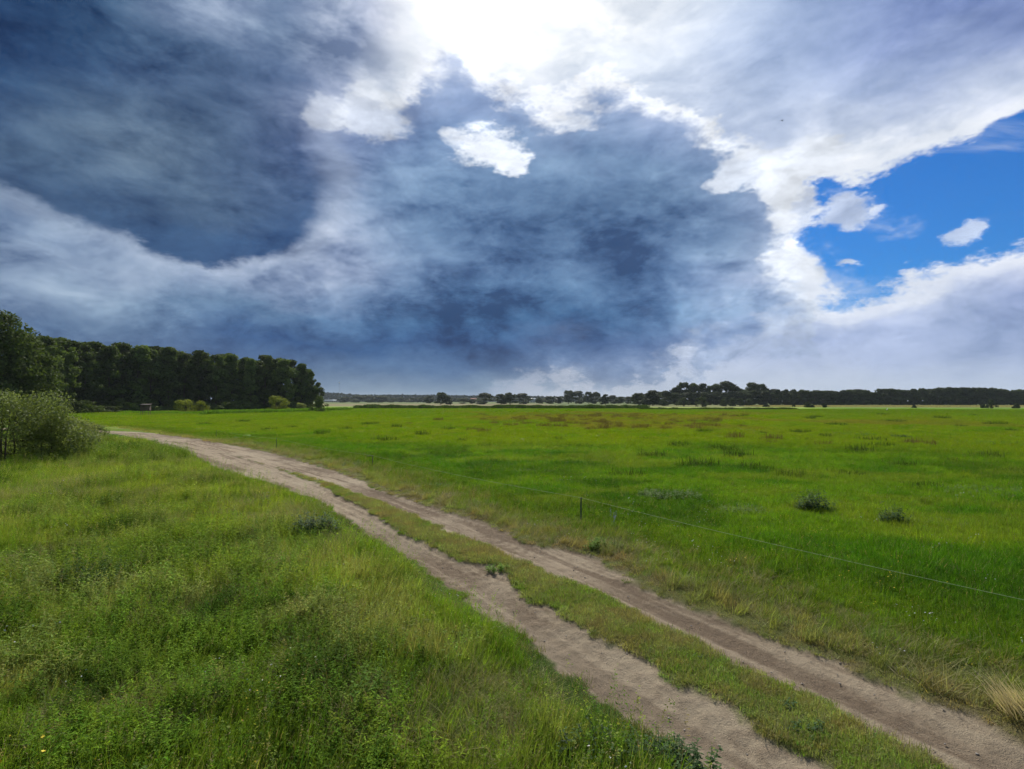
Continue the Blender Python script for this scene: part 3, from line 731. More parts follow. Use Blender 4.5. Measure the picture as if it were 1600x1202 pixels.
G_ = lambda k: np.random.default_rng(k)
PROTOS = []
def proto(parts, mat, name): PROTOS.append(tuft_obj(name, parts, mat)); return len(PROTOS) - 1
TALL = [proto([blades(46, .13, .16, .44, .0075, .45, 1.2, 3, G_(k), bias=(.35, -.12)), blades(30, .15, .08, .22, .006, .6, .6, 2, G_(k + 50))], M_GRASS, 'meadow_tuft') for k in range(5)]
SEED = [proto([blades(26, .13, .15, .38, .006, .4, 1.1, 3, G_(k), bias=(.35, -.12)), heads(7, .12, .38, .66, G_(k + 9), .012)], M_GRASS, 'seeding_tuft') for k in range(10, 13)]
SHORT = [proto([blades(70, .12, .03, .10, .006, .7, .5, 2, G_(k)), leafy(5, .1, .02, .05, G_(k + 5), .03, .6, 2, .4, .1)], M_GRASS, 'short_tuft') for k in range(20, 24)]
LUSH = [proto([blades(60, .17, .10, .28, .0075, .45, .9, 3, G_(k)), leafy(3, .14, .10, .2, G_(k + 5), .045, .5, 4)], M_GRASS, 'lush_tuft') for k in range(30, 34)]
NETTLE = [proto([leafy(9, .22, .25 + .04 * (k % 4), .50 + .09 * (k % 4), G_(k), [.05, .11, .075, .14][k % 4], [.5, .26, .42, .18][k % 4], [9, 6, 8, 6][k % 4], .16, .5), blades(22, .18, .18, .46, .007, .5, 1.2, 3, G_(k + 5))], M_HERB, 'leafy_weed') for k in range(40, 44)]
FLAT = [proto([blades(46, .22, .25, .55, .009, .5, .5, 3, G_(k), flat=.85, bias=(.5, -.4))], M_DRY, 'laid_grass') for k in range(50, 53)]
DRYT = [proto([blades(40, .13, .05, .16, .006, .7, .6, 2, G_(k))], M_DRY, 'dry_tuft') for k in range(60, 63)]
CLOVER = [proto([leafy(26, .2, .05, .14, G_(k), .035, .8, 2, .4, .1)], M_HERB, 'low_leaves') for k in range(70, 73)]
MIDP = [proto([blades(150, .5, .12, .34, .016, .35, .7, 2, G_(k)), blades(8, .5, .3, .5, .010, .2, .4, 2, G_(k + 4))], M_GRASS, 'meadow_patch') for k in range(80, 85)]
FARP = [proto([blades(120, 1.5, .14, .38, .05, .3, .5, 1, G_(k))], M_GRASS, 'far_meadow_patch') for k in range(90, 94)]
WHITEF = [proto([flowers(6, .3, .15, .35, G_(k), .011)], plain('white_petals', (.7, .7, .66), .7, .1), 'white_flowers') for k in range(100, 102)]
YELF = [proto([flowers(7, .3, .15, .32, G_(k), .010)], plain('yellow_petals', (.65, .5, .03), .7, .1), 'yellow_flowers') for k in range(102, 104)]
pc = bpy.data.collections.new('tuft_prototypes')
for i, o in enumerate(PROTOS):
    o.name = 'tuft_%03d' % i; pc.objects.link(o)

def scatter_group():
    g = bpy.data.node_groups.new('scatter_tufts', 'GeometryNodeTree')
    g.interface.new_socket('Geometry', in_out='INPUT', socket_type='NodeSocketGeometry')
    g.interface.new_socket('Geometry', in_out='OUTPUT', socket_type='NodeSocketGeometry')
    n = g.nodes; l = g.links
    gi = n.new('NodeGroupInput'); go = n.new('NodeGroupOutput')
    ci = n.new('GeometryNodeCollectionInfo'); ci.inputs['Collection'].default_value = pc
    ci.inputs['Separate Children'].default_value = True; ci.inputs['Reset Children'].default_value = True
    ip = n.new('GeometryNodeInstanceOnPoints'); ip.inputs['Pick Instance'].default_value = True
    def na(nm, ty):
        a = n.new('GeometryNodeInputNamedAttribute'); a.data_type = ty; a.inputs['Name'].default_value = nm
        return a.outputs['Attribute']
    mp = n.new('GeometryNodeMeshToPoints')
    l.new(gi.outputs[0], mp.inputs[0]); l.new(mp.outputs[0], ip.inputs['Points']); l.new(ci.outputs[0], ip.inputs['Instance'])
    l.new(na('pid', 'INT'), ip.inputs['Instance Index']); l.new(na('scl', 'FLOAT_VECTOR'), ip.inputs['Scale'])
    er = n.new('FunctionNodeEulerToRotation'); l.new(na('rot', 'FLOAT_VECTOR'), er.inputs[0]); l.new(er.outputs[0], ip.inputs['Rotation'])
    l.new(ip.outputs[0], go.inputs[0])
    return g
SG = scatter_group()
def scatter(name, x, y, z, pid, sc, tint, label, cat, tilt=.12, r=None):
    r = r or rng; n = len(x)
    rot = np.stack([r.normal(0, tilt, n), r.normal(0, tilt, n), r.uniform(0, 6.283, n)], 1)
    sw = np.isin(pid, TALL + SEED); rot[:, 2] = np.where(sw, r.normal(0, .8, n), rot[:, 2])
    scl = sc if sc.ndim == 2 else np.stack([sc, sc, sc * r.uniform(.8, 1.2, n)], 1)
    me = mesh_np(name, np.stack([x, y, z], 1), np.zeros((0, 3), int), None, False,
                 {'pid': ('INT', 'POINT', pid), 'rot': ('FLOAT_VECTOR', 'POINT', rot), 'scl': ('FLOAT_VECTOR', 'POINT', scl), 'tint': ('FLOAT_COLOR', 'POINT', tint)})
    o = link(name, me); tag(o, label, cat, kind='stuff')
    md = o.modifiers.new('scatter', 'NODES'); md.node_group = SG
    print(name, n)
    return o
def wedge(n, y0, y1, half=.99, pad=4.0, dens=1.0, r=None):
    """random places on the land ahead, between two distances"""
    r = r or rng
    u = r.uniform(0, 1, n); y = np.sqrt(y0 ** 2 + (y1 ** 2 - y0 ** 2) * u)
    x = r.uniform(-1, 1, n) * (half * y + pad)
    return x, y
def vary(C, r, k=.16, h=.08):
    n = len(C); f = 1 + r.normal(0, k, n)[:, None]; g = 1 + r.normal(0, h, (n, 3)) * np.array([[1.2, .3, 1]])
    return np.clip(C * f * g, .004, .8)
def build_grass():
    r = np.random.default_rng(11)
    # ---- near and middle ground, tuft by tuft; nearer is denser
    bands = [(3.2, 9, 16000), (9, 16, 24000), (16, 27, 30000), (27, 45, 34000)]
    X = []; Y = []; B = []
    for i, (a, b, n) in enumerate(bands):
        x, y = wedge(n, a, b, pad=3.0, r=r); X.append(x); Y.append(y); B.append(np.full(n, i))
    sa = r.uniform(0, 1, 26000) ** 1.5 * eLR[0][-1]; ta = r.uniform(-1.4, 1.4, len(sa))
    ia = np.interp(sa, cs_, np.arange(len(cs_))).astype(int)
    xa, ya = cl[ia, 0] + cnor[ia, 0] * ta, cl[ia, 1] + cnor[ia, 1] * ta
    X.append(xa); Y.append(ya); B.append(np.clip(np.searchsorted([9, 16, 27], ya), 0, 3))
    x = np.concatenate(X); y = np.concatenate(Y); B = np.concatenate(B)
    m, s, t = dirt_mask(x, y, 1.2)
    a, b, c, d = edges(s)
    keep = m < r.uniform(.1, .6, len(x)); keep &= ~((m > .0) & (r.uniform(0, 1, len(x)) < .3))
    x, y, B, s, t, a, b, c, d = [q[keep] for q in (x, y, B, s, t, a, b, c, d)]
    n = len(x); C = vary(grass_colour(x, y), r)
    left = t < a; mid = (t > b) & (t < c); dr = t - d; dl = a - t
    lf0 = left
    n2 = fbm(x * .35, y * .35, 4, 33); n1 = fbm(x * .045, y * .045, 4, 21); n4 = fbm(x * .5 + 40, y * .5, 4, 101)
    u = r.uniform(0, 1, n); pk = r.integers(0, 1000, n)
    pick = lambda L: np.array(L)[pk % len(L)]
    pid = pick(LUSH); sc = r.uniform(.8, 1.25, n)
    # left field: tall grass, weeds where it is dark, laid grass here and there
    L = left & (dl > .25)
    w = sstep(.44, .58, n2 + (n1 - .5) * .4)
    pid = np.where(L, pick(TALL), pid); pid = np.where(L & (u < .18), pick(SEED), pid)
    wl = sstep(.46, .56, n4) * sstep(1.0, 3.0, dl)
    # the big stands of weeds: lower left, and before the bush
    st = np.maximum(wl * .22, sstep(.0, 1.0, 1 - np.hypot((x + 7.2) / 4.4, (y - 12.0) / 3.6)) * .5)
    st = np.maximum(st, sstep(0, .6, 1 - np.hypot((x + 4.6) / 3.6, (y - 7.2) / 2.0)) * .28)
    st = np.maximum(st, sstep(0, .5, 1 - np.hypot((x + 24) / 9, (y - 32) / 7)) * .8)
    wd = L & (r.uniform(0, 1, n) < st)
    pid = np.where(wd, pick(NETTLE), pid); sc = np.where(wd, sc * r.uniform(.65, 1.0, n), sc)
    C[wd] = C[wd] * np.array([[.78, .86, .72]])
    fl = L & ~wd & (fbm(x * .7, y * .7, 3, 131) > .56) & (r.uniform(0, 1, n) < .5)
    pid = np.where(fl, pick(FLAT), pid); C[fl] = C[fl] * .6 + lin((172, 178, 108))[None, :] * .4
    cl_ = L & ~wd & ~fl & (r.uniform(0, 1, n) < .09); pid = np.where(cl_, pick(CLOVER), pid); sc = np.where(cl_, sc * 1.5, sc)
    # growth is shorter next to the wheels
    e = np.minimum(np.where(left, dl, 9), np.where(t > d, dr, 9)); e = np.where(mid, 0, e)
    sh = (e < .30 + .5 * n2)
    pid = np.where(sh, np.where(u < .45, pick(DRYT), pick(SHORT)), pid); sc = np.where(sh, r.uniform(.6, 1.15, n), sc)
    inw = (t > a) & (t < d)
    pid = np.where(inw, np.where(u < .35, pick(DRYT), pick(SHORT)), pid); sc = np.where(inw, r.uniform(.7, 1.25, n), sc)
    inm = inw & ~mid; sc = np.where(inm, sc * .7, sc)
    vg = (~left) & (~mid) & (dr > .3) & (dr < .9 + 2.6 * n2)
    pid = np.where(vg & (u < .30), pick(DRYT), pid); pid = np.where(vg & (u > .84), pick(FLAT), pid); pid = np.where(vg & (u > .3) & (u < .5), pick(SHORT), pid)
    tallr = vg & (u > .5) & (u < .72); pid = np.where(tallr, pick(TALL), pid)
    dry = np.isin(pid, DRYT + FLAT); dv = r.uniform(.35, .9, n)[:, None]
    C = np.where(dry[:, None], C * (1 - dv) + lin((184, 168, 118))[None, :] * .62 * dv, C)
    meadow = (~left) & (~mid) & (dr > 1.2)
    pid = np.where(meadow & (u > .90), pick(TALL), pid); pid = np.where(meadow & (u < .13), pick(CLOVER), pid)
    fw = (r.uniform(0, 1, n) < .004) & (y < 22) & (e > .4) & (fbm(x * .3, y * .3, 2, 150) > .5)
    pid = np.where(fw, pick(WHITEF), pid); fy = (r.uniform(0, 1, n) < .016) & (e > .4) & (fbm(x * .3, y * .3, 2, 160) > .5); pid = np.where(fy, pick(YELF), pid)
    cl2 = .62 + .8 * fbm(x * .8, y * .8, 3, 222); sc = np.where(meadow | lf0, sc * cl2, sc)
    sc = sc * np.array([.78, .88, .98, 1.15])[B]
    hz_ = np.where(~left, .85, 1.0) * r.uniform(.75, 1.2, n); sc = np.stack([sc * 1.1, sc * 1.1, sc * hz_], 1)
    z = gz(x, y) + np.where(inw, .03, .015)
    lf = left & (dl > 0)
    scatter('meadow_grass', x[~lf], y[~lf], z[~lf], pid[~lf], sc[~lf], C[~lf], 'green grass and herbs of the meadow and verge right of the track', 'grass', r=r)
    scatter('tall_grass', x[lf], y[lf], z[lf], pid[lf], sc[lf], C[lf], 'tall mixed grass and weeds on the near side left of the track', 'grass', r=r)
    # ---- beyond: bigger patches
    x, y = wedge(30000, 42, 100, pad=3, r=r); m, s, t = dirt_mask(x, y)
    k = (m < .1) & (np.abs(t) > 1.3) ; x, y = x[k], y[k]; n = len(x)
    C = vary(grass_colour(x, y), r, .12); pid = np.array(MIDP)[r.integers(0, len(MIDP), n)]; sc = r.uniform(.6, 1.1, n) * (.4 + 1.1 * fbm(x * .3, y * .4, 3, 223)); sc = np.stack([sc * 1.2, sc * 1.2, sc * .8], 1)
    scatter('middle_meadow', x, y, gz(x, y), pid, sc, C, 'bright green meadow stretching away in the middle distance', 'grass', .05, r)
    x, y = wedge(42000, 98, 240, pad=3, r=r); k = (y < 215 - .1 * x)
    m, s, t = dirt_mask(x, y); k &= (np.abs(t) > 1.8); x, y = x[k], y[k]; n = len(x)
    C = vary(grass_colour(x, y), r, .10); pid = np.array(FARP)[r.integers(0, len(FARP), n)]
    scatter('far_meadow', x, y, gz(x, y), pid, r.uniform(.6, 1.2, n) * (.45 + 1.1 * fbm(x * .1, y * .15, 3, 224)), C, 'yellow green far part of the meadow below the tree line', 'grass', .03, r)
build_grass()
# ------------------------------------------------------------------ trees and shrubs
def leaf_cloud(cent, rad, n, size, r, up=.35, squash=.8, shell=.55, asp=.6, quad=True):
    """leaf faces spread through ellipsoidal clumps: cent (k,3), rad (k,)"""
    k = len(cent); w = rad ** 2; w = w / w.sum(); ci = r.choice(k, n, p=w)
    d = r.normal(0, 1, (n, 3)); d /= np.linalg.norm(d, axis=1)[:, None]
    rr = rad[ci] * (shell + (1 - shell) * r.uniform(0, 1, n)) * r.choice([1, 1, 1, 1.18], n)
    p = cent[ci] + d * rr[:, None] * np.array([1, 1, squash])
    nrm = d * .7 + r.normal(0, .6, (n, 3)); nrm[:, 2] += up; nrm /= np.linalg.norm(nrm, axis=1)[:, None]
    a = np.cross(nrm, r.normal(0, 1, (n, 3))); a /= np.linalg.norm(a, axis=1)[:, None]; b = np.cross(nrm, a)
    s = size * r.uniform(.55, 1.35, n)[:, None]; a = a * s; b = b * s * asp
    c0 = r.uniform(0, 1, k)
    lv = np.clip(c0[ci] * .55 + r.uniform(0, 1, n) * .45, 0, 1)
    V = np.stack([p - a, p - b * r.uniform(.6, 1.2, (n, 1)), p + a * r.uniform(.7, 1.1, (n, 1)), p + b], 1).reshape(-1, 3)
    return V, np.arange(4 * n).reshape(n, 4), np.repeat(lv, 4)
M_BARK = plain('bark', (.085, .065, .048), .95, .35, 6, .1, .6)
M_PALEBARK = plain('pale_bark', (.24, .22, .19), .9, .3, 6, .1, .4)
M_FOREST = leaf_mat('forest_leaves', (.082, .118, .026), .6, .35, .7, objvar=.38, spec=.12)
M_FARTREE = leaf_mat('far_tree_leaves', (.060, .080, .034), .45, .3, .7, objvar=.2, spec=.12)
M_PALETREE = leaf_mat('silver_leaves', (.13, .16, .10), .4, .3, .6, objvar=.12, spec=.3)
M_SUNBUSH = leaf_mat('bush_leaves', (.20, .23, .035), .4, .45, .7, objvar=.15, spec=.12)
M_WILLOW = leaf_mat('willow_leaves', (.17, .215, .06), .5, .42, .6, spec=.2)
M_PALEBUSH = leaf_mat('pale_bush_leaves', (.24, .27, .085), .4, .45, .7, spec=.15)
M_DOCK = leaf_mat('dock_leaves', (.044, .088, .022), .5, .3, .7, spec=.15)
M_NET = leaf_mat('nettle_leaves', (.13, .20, .06), .5, .35, .7, spec=.15)
M_GREEN = leaf_mat('fresh_leaves', (.12, .23, .02), .45, .4, .7, spec=.12)
M_RUSH = leaf_mat('rush_stems', (.16, .125, .04), .5, .3, .8, spec=.1)
M_STRAW = leaf_mat('straw_stems', (.62, .52, .33), .3, .3, .8, spec=.1)
M_SUC = {}
def crown_mesh(name, H, W, z0, nclump, nleaf, size, mat, seed, shape='round', squash=.75):
    r = np.random.default_rng(seed)
    C = []; Rr = []
    for k in range(nclump):
        f = r.uniform(0, 1) ** (.8 if shape != 'bush' else 1.15)
        z = z0 + (H - z0) * f
        if shape == 'round': prof = math.sqrt(max(.02, 1 - (2 * f - .9) ** 2 * .9))
        elif shape == 'column': prof = .55 + .45 * math.sin(math.pi * min(1, f * .9 + .15)) if f < .9 else .4
        elif shape == 'cone': prof = 1.05 - .85 * f
        elif shape == 'bush': prof = math.sqrt(max(.05, 1 - f * f * .95))
        else: prof = 1
        a = r.uniform(0, 6.283); q = W / 2 * prof * (r.uniform(.35, .88) if shape != 'bush' else r.uniform(.25, 1.0))
        cr = W * (r.uniform(.10, .19) if shape != 'bush' else r.uniform(.07, .19))
        C.append([q * math.cos(a), q * math.sin(a), min(z, H - cr * .6)]); Rr.append(cr)
    C = np.array(C); Rr = np.array(Rr)
    C[:, 2] = np.maximum(C[:, 2], Rr * .55)
    v, q, lv = leaf_cloud(C, Rr, nleaf, size, r, squash=squash)
    v[:, 2] = np.maximum(v[:, 2], .02)
    return mesh_np(name, v, q, mat, False, {'lv': ('FLOAT', 'POINT', lv)}), C
def trunk_mesh(name, H, C, r0, mat, seed, limbs=7, multi=1):
    r = np.random.default_rng(seed); P = []
    for m_ in range(multi):
        off = r.normal(0, .12 * multi, 2) if multi > 1 else np.zeros(2); lean = r.normal(0, .04, 2) + off * .15
        zs = np.linspace(-.15, H * .88, 7)
        pts = np.stack([off[0] + lean[0] * zs + r.normal(0, .012 * H, 7) * (zs > .5), off[1] + lean[1] * zs + r.normal(0, .012 * H, 7) * (zs > .5), zs], 1)
        P.append(tube(pts, r0 * (1 - .85 * np.linspace(0, 1, 7)) * np.array([1.35, 1, 1, 1, 1, 1, 1]), 6))
    idx = r.choice(len(C), min(limbs, len(C)), replace=False)
    for i in idx:
        c = C[i]; zb = max(H * .12, c[2] * .72)
        b = np.array([0, 0, zb]); mid = (b + c) / 2 + np.array([0, 0, -.03 * H])
        P.append(tube([b, mid, c], [r0 * .35, r0 * .22, r0 * .08], 4))
    v, q = join(P); return mesh_np(name, v, q, mat, True)
def make_tree(name, loc, H, W, z0, nclump, nleaf, size, mat, seed, label, group, shape='round', bark=None, r0=None, cat='tree', squash=.75, limbs=7, crown='crown', stem='trunk', multi=1):
    root = empty(name, loc, label, cat, group)
    me, C = crown_mesh(crown, H, W, z0, nclump, nleaf, size, mat, seed, shape, squash)
    kid(crown, me, root); kid(stem, trunk_mesh(stem, H, C, r0 or H * .016, bark or M_BARK, seed + 1, limbs, multi), root)
    return root

# prototypes of the wood on the left; the first of each kind stands in the wood itself
R4 = np.random.default_rng(404)
FG = 'trees of the dense wood on the left'
FL = 'tall dark green tree standing among its likes in the dense wood on the left'
wood = []
front = []                                     # (photo column, distance) of the front row
for k in range(17):
    f = k / 16; front.append((96 + 372 * f ** 1.15, 137 + 66 * f ** .9))
def top_at(px): return np.interp(px, [0, 60, 95, 150, 210, 250, 300, 350, 400, 440, 462, 480, 497], [520, 526, 530, 536, 538, 543, 549, 552, 556, 559, 567, 577, 598])
spots = []
for (px, Yd) in front: spots.append((px + R4.uniform(-4, 4), Yd + R4.uniform(-1.5, 1.5), 0))
spots += [(482, 206, 0), (497, 209, 0), (480, 214, 1), (468, 212, 1), (70, 127, 0), (45, 122, 0), (20, 120, 0)]
for row in (1, 2, 3):
    for (px, Yd) in front:
        x0, y0 = at_dist(px, Yd), Yd; x1 = x0 - row * 5.0 + R4.uniform(-1.5, 1.5); y1 = y0 + row * 3.2 + R4.uniform(-2, 2)
        spots.append((800 + F * x1 / y1, y1, row))
protoT = []
for i, (px, Yd, row) in enumerate(spots):
    x = at_dist(px, Yd); tp = top_at(px) + R4.uniform(-5, 7) + row * 1.5
    H = z_at(tp, Yd); 
    if px > 475: H = z_at(top_at(px), Yd)
    if len(protoT) < 6:
        sh = ['column', 'cone', 'round', 'cone', 'column', 'round'][len(protoT)]
        root = make_tree('forest_tree', (x, Yd, 0), 20, 8.2 + .5 * (len(protoT) % 3), 1.2, 78, 7600, .36, M_FOREST, 500 + i * 3, FL, FG, sh, r0=.2, limbs=10)
        protoT.append(root); s = H / 20; root.scale = (s, s, s)
    else:
        src = protoT[R4.integers(0, 6)]; s = H / 20
        copy_tree(src, (x, Yd, 0), R4.uniform(0, 6.28), (s * R4.uniform(.85, 1.12),) * 2 + (s,))
# the big tree at the very edge of the picture
t_ = make_tree('big_tree', (at_dist(-14, 96), 96, 0), z_at(484, 96), 14, 1.5, 120, 15000, .30, M_FOREST, 811, 'biggest and nearest tree, rising at the left edge of the photo above the wood', None, 'round', r0=.34, limbs=12)
t_ = make_tree('broad_tree', (at_dist(42, 101), 101, 0), z_at(533, 101), 9.5, .8, 80, 9000, .28, M_FOREST, 815, 'lower spreading tree in front of the wood, right beside the biggest tree', None, 'bush', r0=.2, limbs=9)

# undergrowth along the foot of the wood
UG = 'low dark shrubs under the edge of the wood'
ug0 = None
for k in range(20):
    f = (k + .5) / 20; px = 110 + 375 * f ** 1.1; Yd = 131 + 68 * f ** .9; x = at_dist(px, Yd)
    if ug0 is None:
        ug0 = make_tree('shrub', (x, Yd, 0), 3.2, 6, .2, 30, 1800, .26, M_FOREST, 831, 'low dark shrub in the shade at the foot of the wood', UG, 'bush', cat='shrub', r0=.06, crown='foliage', stem='stems', multi=3)
    else: copy_tree(ug0, (x, Yd, 0), R4.uniform(0, 6), (R4.uniform(.8, 1.3),) * 2 + (R4.uniform(.5, 1.1),))

def bush_at(px0, px1, top, base, label, mat, seed, group=None, name='bush', n=2200, Yd=None, shape='bush', dz=0):
    Yd = Yd or CAMZ * F / (base - HOR); W = (px1 - px0) / F * Yd; H = z_at(top, Yd); px = (px0 + px1) / 2
    return make_tree(name, (at_dist(px, Yd), Yd, 0), H, W, .05 * H, 34, n, max(.05, .9 / F * Yd), mat, seed, label, group, shape, cat='bush', r0=.03 * H, crown='foliage', stem='stems', multi=3)
bush_at(272, 305, 624, 645, 'yellow green bush at the foot of the wood, left one of a touching pair', M_SUNBUSH, 850)
bush_at(302, 327, 626, 645, 'rounder yellow green bush, right one of the touching pair below the wood', M_SUNBUSH, 853)
bush_at(415, 449, 619, 641, 'largest sunlit yellow green bush before the right part of the wood', M_SUNBUSH, 856, n=3400, Yd=158)
bush_at(461, 480, 630, 642, 'small grey green bush just left of the right end of the wood', M_PALEBUSH, 859, n=1400, Yd=165)
bush_at(484, 512, 618, 644, 'dark green bush closing off the right end of the wood', M_FOREST, 861, n=2200)

# ---- the tree line on the right and the groups in the middle of the horizon
def far_proto(nm, H, W, z0, ncl, nl, size, mat, seed, shape, px, top, Yd, label, group, bark=M_BARK, cat='tree', wpx=None):
    x = at_dist(px, Yd); root = make_tree(nm, (x, Yd, 0), H, W, z0, ncl, nl, size, mat, seed, label, group, shape, bark, r0=.02 * H, cat=cat, limbs=6)
    fit_tree(root, px, top, Yd, wpx); root['_h'] = H; root['_w'] = W; return root
def fit_tree(root, px, top, Yd, wpx=None, H=None, W=None):
    H = H or 15; W = W or 11
    s = z_at(top, Yd) / H; w = (wpx * 1.3 / F * Yd / W) if wpx else s
    root.scale = (w, w, s)
LT = 'dark tree in the long even tree line on the right horizon'; LG = 'trees of the long tree line on the right horizon'
FP = [far_proto('line_tree', 15, 11, .8, 46, 2600, .62, M_FARTREE, 900 + k * 5, sh, 1215 + 13 * k, 609, 400, LT, LG) for k, sh in enumerate(['round', 'bush', 'column', 'round'])]
def far_tree(px, top, Yd, label, group, wpx=None, k=None, nm=None, mat=None):
    k = R4.integers(0, len(FP)) if k is None else k
    r_ = copy_tree(FP[k], (at_dist(px, Yd), Yd, 0), R4.uniform(0, 6.28), None, label, group)
    fit_tree(r_, px, top, Yd, wpx)
    if nm: r_.name = nm
    if group is None and 'group' in r_: del r_['group']
    return r_
tops = ([1200, 1225, 1290, 1308, 1330, 1350, 1362, 1372, 1390, 1418, 1430, 1455, 1480, 1488, 1515, 1560, 1567, 1575, 1590, 1700], [609, 610, 611, 611, 608, 610, 614, 608, 608, 610, 607.5, 607.5, 605.5, 606, 606, 607, 611, 612, 609, 606])
px = 1208
while px < 1680:
    if not (1210 < px < 1256): far_tree(px, np.interp(px, *tops) + R4.uniform(-.8, .8), 402 + R4.uniform(-4, 4), LT, LG, wpx=R4.uniform(15, 24))
    far_tree(px + 5, np.interp(px, *tops) + R4.uniform(0, 2), 416 + R4.uniform(-4, 4), LT, LG, wpx=R4.uniform(16, 26))
    px += R4.uniform(9, 13)
G2 = 'tall trees of the wood right of the middle'
tall = [(1056, 606, 14), (1068, 598, 17), (1083, 599, 15), (1099, 600, 16), (1110, 603, 14), (1120, 600, 14), (1134, 596.5, 24), (1147, 604, 16), (1157, 608, 16), (1173, 598.5, 18), (1188, 600.5, 17), (1197, 606, 14)]
ORD = ['first', 'second', 'third', 'fourth', 'fifth', 'sixth', 'seventh', 'eighth', 'ninth', 'tenth', 'eleventh', 'twelfth']
for j, (px, tp, w) in enumerate(tall):
    t_ = far_tree(px, tp, 408, 'tall grey green tree rising above the dark wood, %s from the left in its row' % ORD[j], G2, w * 1.15, k=[0, 2, 3][j % 3], nm='tall_tree')
for px in range(1000, 1206, 11):
    tp = np.interp(px, [1000, 1020, 1040, 1055, 1100, 1150, 1200], [617, 613, 614, 615, 614, 612, 611])
    far_tree(px, tp + R4.uniform(-1, 1), 398 + R4.uniform(-3, 3), 'dark lower tree filling the foot of the wood right of the middle', 'lower trees of the wood right of the middle', R4.uniform(16, 24))
single = [
 (688, 613.5, 632.5, 17, 'dark upright tree standing alone left of the middle of the horizon', 2),
 (700, 620, 632.5, 12, 'low dark tree leaning on the right side of the lone upright tree', 1),
 (757, 614.5, 632, 23, 'round dark tree at the left end of the middle group, beside a gap', 0),
 (783, 616, 632, 20, 'broad dark tree in the middle group, second from its left end', 1),
 (797, 614, 632, 20, 'dark tree with a pointed top in the middle group', 2),
 (818, 615, 631.5, 20, 'round tree at the right end of the middle group', 0),
 (842, 621, 631, 11, 'small round tree in the low row right of the middle group', 1),
 (858, 619.5, 631, 15, 'middle sized round tree in the low row beside a roof', 0),
 (872, 620, 631, 12, 'small tree right at the foot of the pale poplars', 1),
 (888, 610.5, 631, 15, 'tallest and leftmost of the pale poplar row', 2),
 (905, 611.5, 631, 18, 'broad second tree of the pale poplar row', 0),
 (920, 612.5, 631, 12, 'thin ragged third tree of the pale poplar row', 2),
 (931, 613, 631, 13, 'round fourth tree of the pale poplar row', 0),
 (946, 616.5, 632.5, 15, 'dark round tree standing forward at the end of the poplar row', 1),
 (958, 618, 631, 14, 'grey green tree behind the dark round one', 0),
 (970, 620, 631, 12, 'left one of two equal low trees in the gap before the wood', 1),
 (982, 620, 631, 13, 'right one of two equal low trees in the gap before the wood', 0),
 (998, 614.5, 633.5, 17, 'dark block shaped tree at the left end of the wood', 2),
 (1020, 610.5, 634, 28, 'big dark dome shaped tree near the left end of the wood', 1),
 (1040, 611, 633.5, 15, 'dark tree between the dome shaped tree and the tall crowns', 0),
 (738, 624, 631, 10, 'tiny round tree just left of the gap by the farm roof', 1),
 (725, 622.5, 631, 14, 'low round tree between the lone tree and the farm roof', 0),
 (671, 619, 630.5, 13, 'small grey green round tree left of the lone upright tree', 1)]
for (px, tp, bs, w, lab, k) in single:
    far_tree(px, tp, min(620, CAMZ * F / (bs - HOR)), lab, None, w * 1.1, k=k, nm='horizon_tree')
far9 = [(539, 620.5, 17, 'hazy round tree farthest left in the plain below the ridge'), (560, 618.5, 22, 'hazy pale round tree, second from the left below the ridge'), (575, 618.5, 17, 'hazy dark tree touching the pale one below the ridge'),
        (597, 618.5, 19, 'hazy broad tree standing free below the ridge'), (614, 622, 12, 'small hazy tree next to the broad free one'), (584, 622.5, 8, 'tiny hazy tree in the gap below the ridge')]
for px, tp, w, lab in far9: far_tree(px, tp, 900, lab, None, w * 1.1, nm='distant_tree')
DG = 'distant low trees in front of the ridge'
for px in list(range(626, 668, 9)) + list(range(706, 755, 11)) + list(range(826, 1000, 13)):
    far_tree(px, R4.uniform(620, 623), 960 + R4.uniform(-40, 40), 'small distant tree in the broken row in front of the far ridge', DG, R4.uniform(9, 15), nm='distant_tree')
# bushes out on the meadow before the tree line
for (p0, p1, tp, bs, lab) in [
    (1056, 1078, 621, 635, 'leafy bush in front of the tall crowned wood'), (1030, 1044, 625, 634.5, 'small pointed bush left of the leafy one, before the wood'),
    (1087, 1105, 620.5, 636, 'dark round bush standing forward of the wood'), (1124, 1137, 624, 635, 'low bush right of the dark round one'),
    (1138, 1150, 622, 635, 'bush in the middle of the row before the wood'), (1150, 1163, 623, 635, 'bush touching its left neighbour before the wood'), (1163, 1177, 623.5, 635, 'last bush at the right end of the row before the wood'),
    (1192, 1201, 632, 636, 'flat little bush on the pale strip'), (1238, 1242, 631.5, 636, 'tiny bush alone on the pale strip'), (1256, 1266, 628.5, 637, 'dark bush on the pale strip before the tree line'),
    (1266, 1272, 633, 637, 'tiny bush at the side of the dark bush on the strip'), (1284, 1292, 630, 637, 'small upright bush on the pale strip'), (1541, 1555, 624.5, 638.5, 'roundest and tallest bush before the right end of the tree line'),
    (1530, 1539, 632, 638, 'small bush just left of the roundest bush'), (1582, 1592, 631, 638.5, 'brownish little bush near the right edge of the photo'), (1425, 1431, 633.5, 637.5, 'faint low bush halfway along the pale strip')]:
    bush_at(p0, p1, tp, bs, lab, M_FARTREE, int(p0), n=900)
M_RIDGE = leaf_mat('ridge_leaves', (.030, .042, .028), .3, .1, .9, spec=.02)
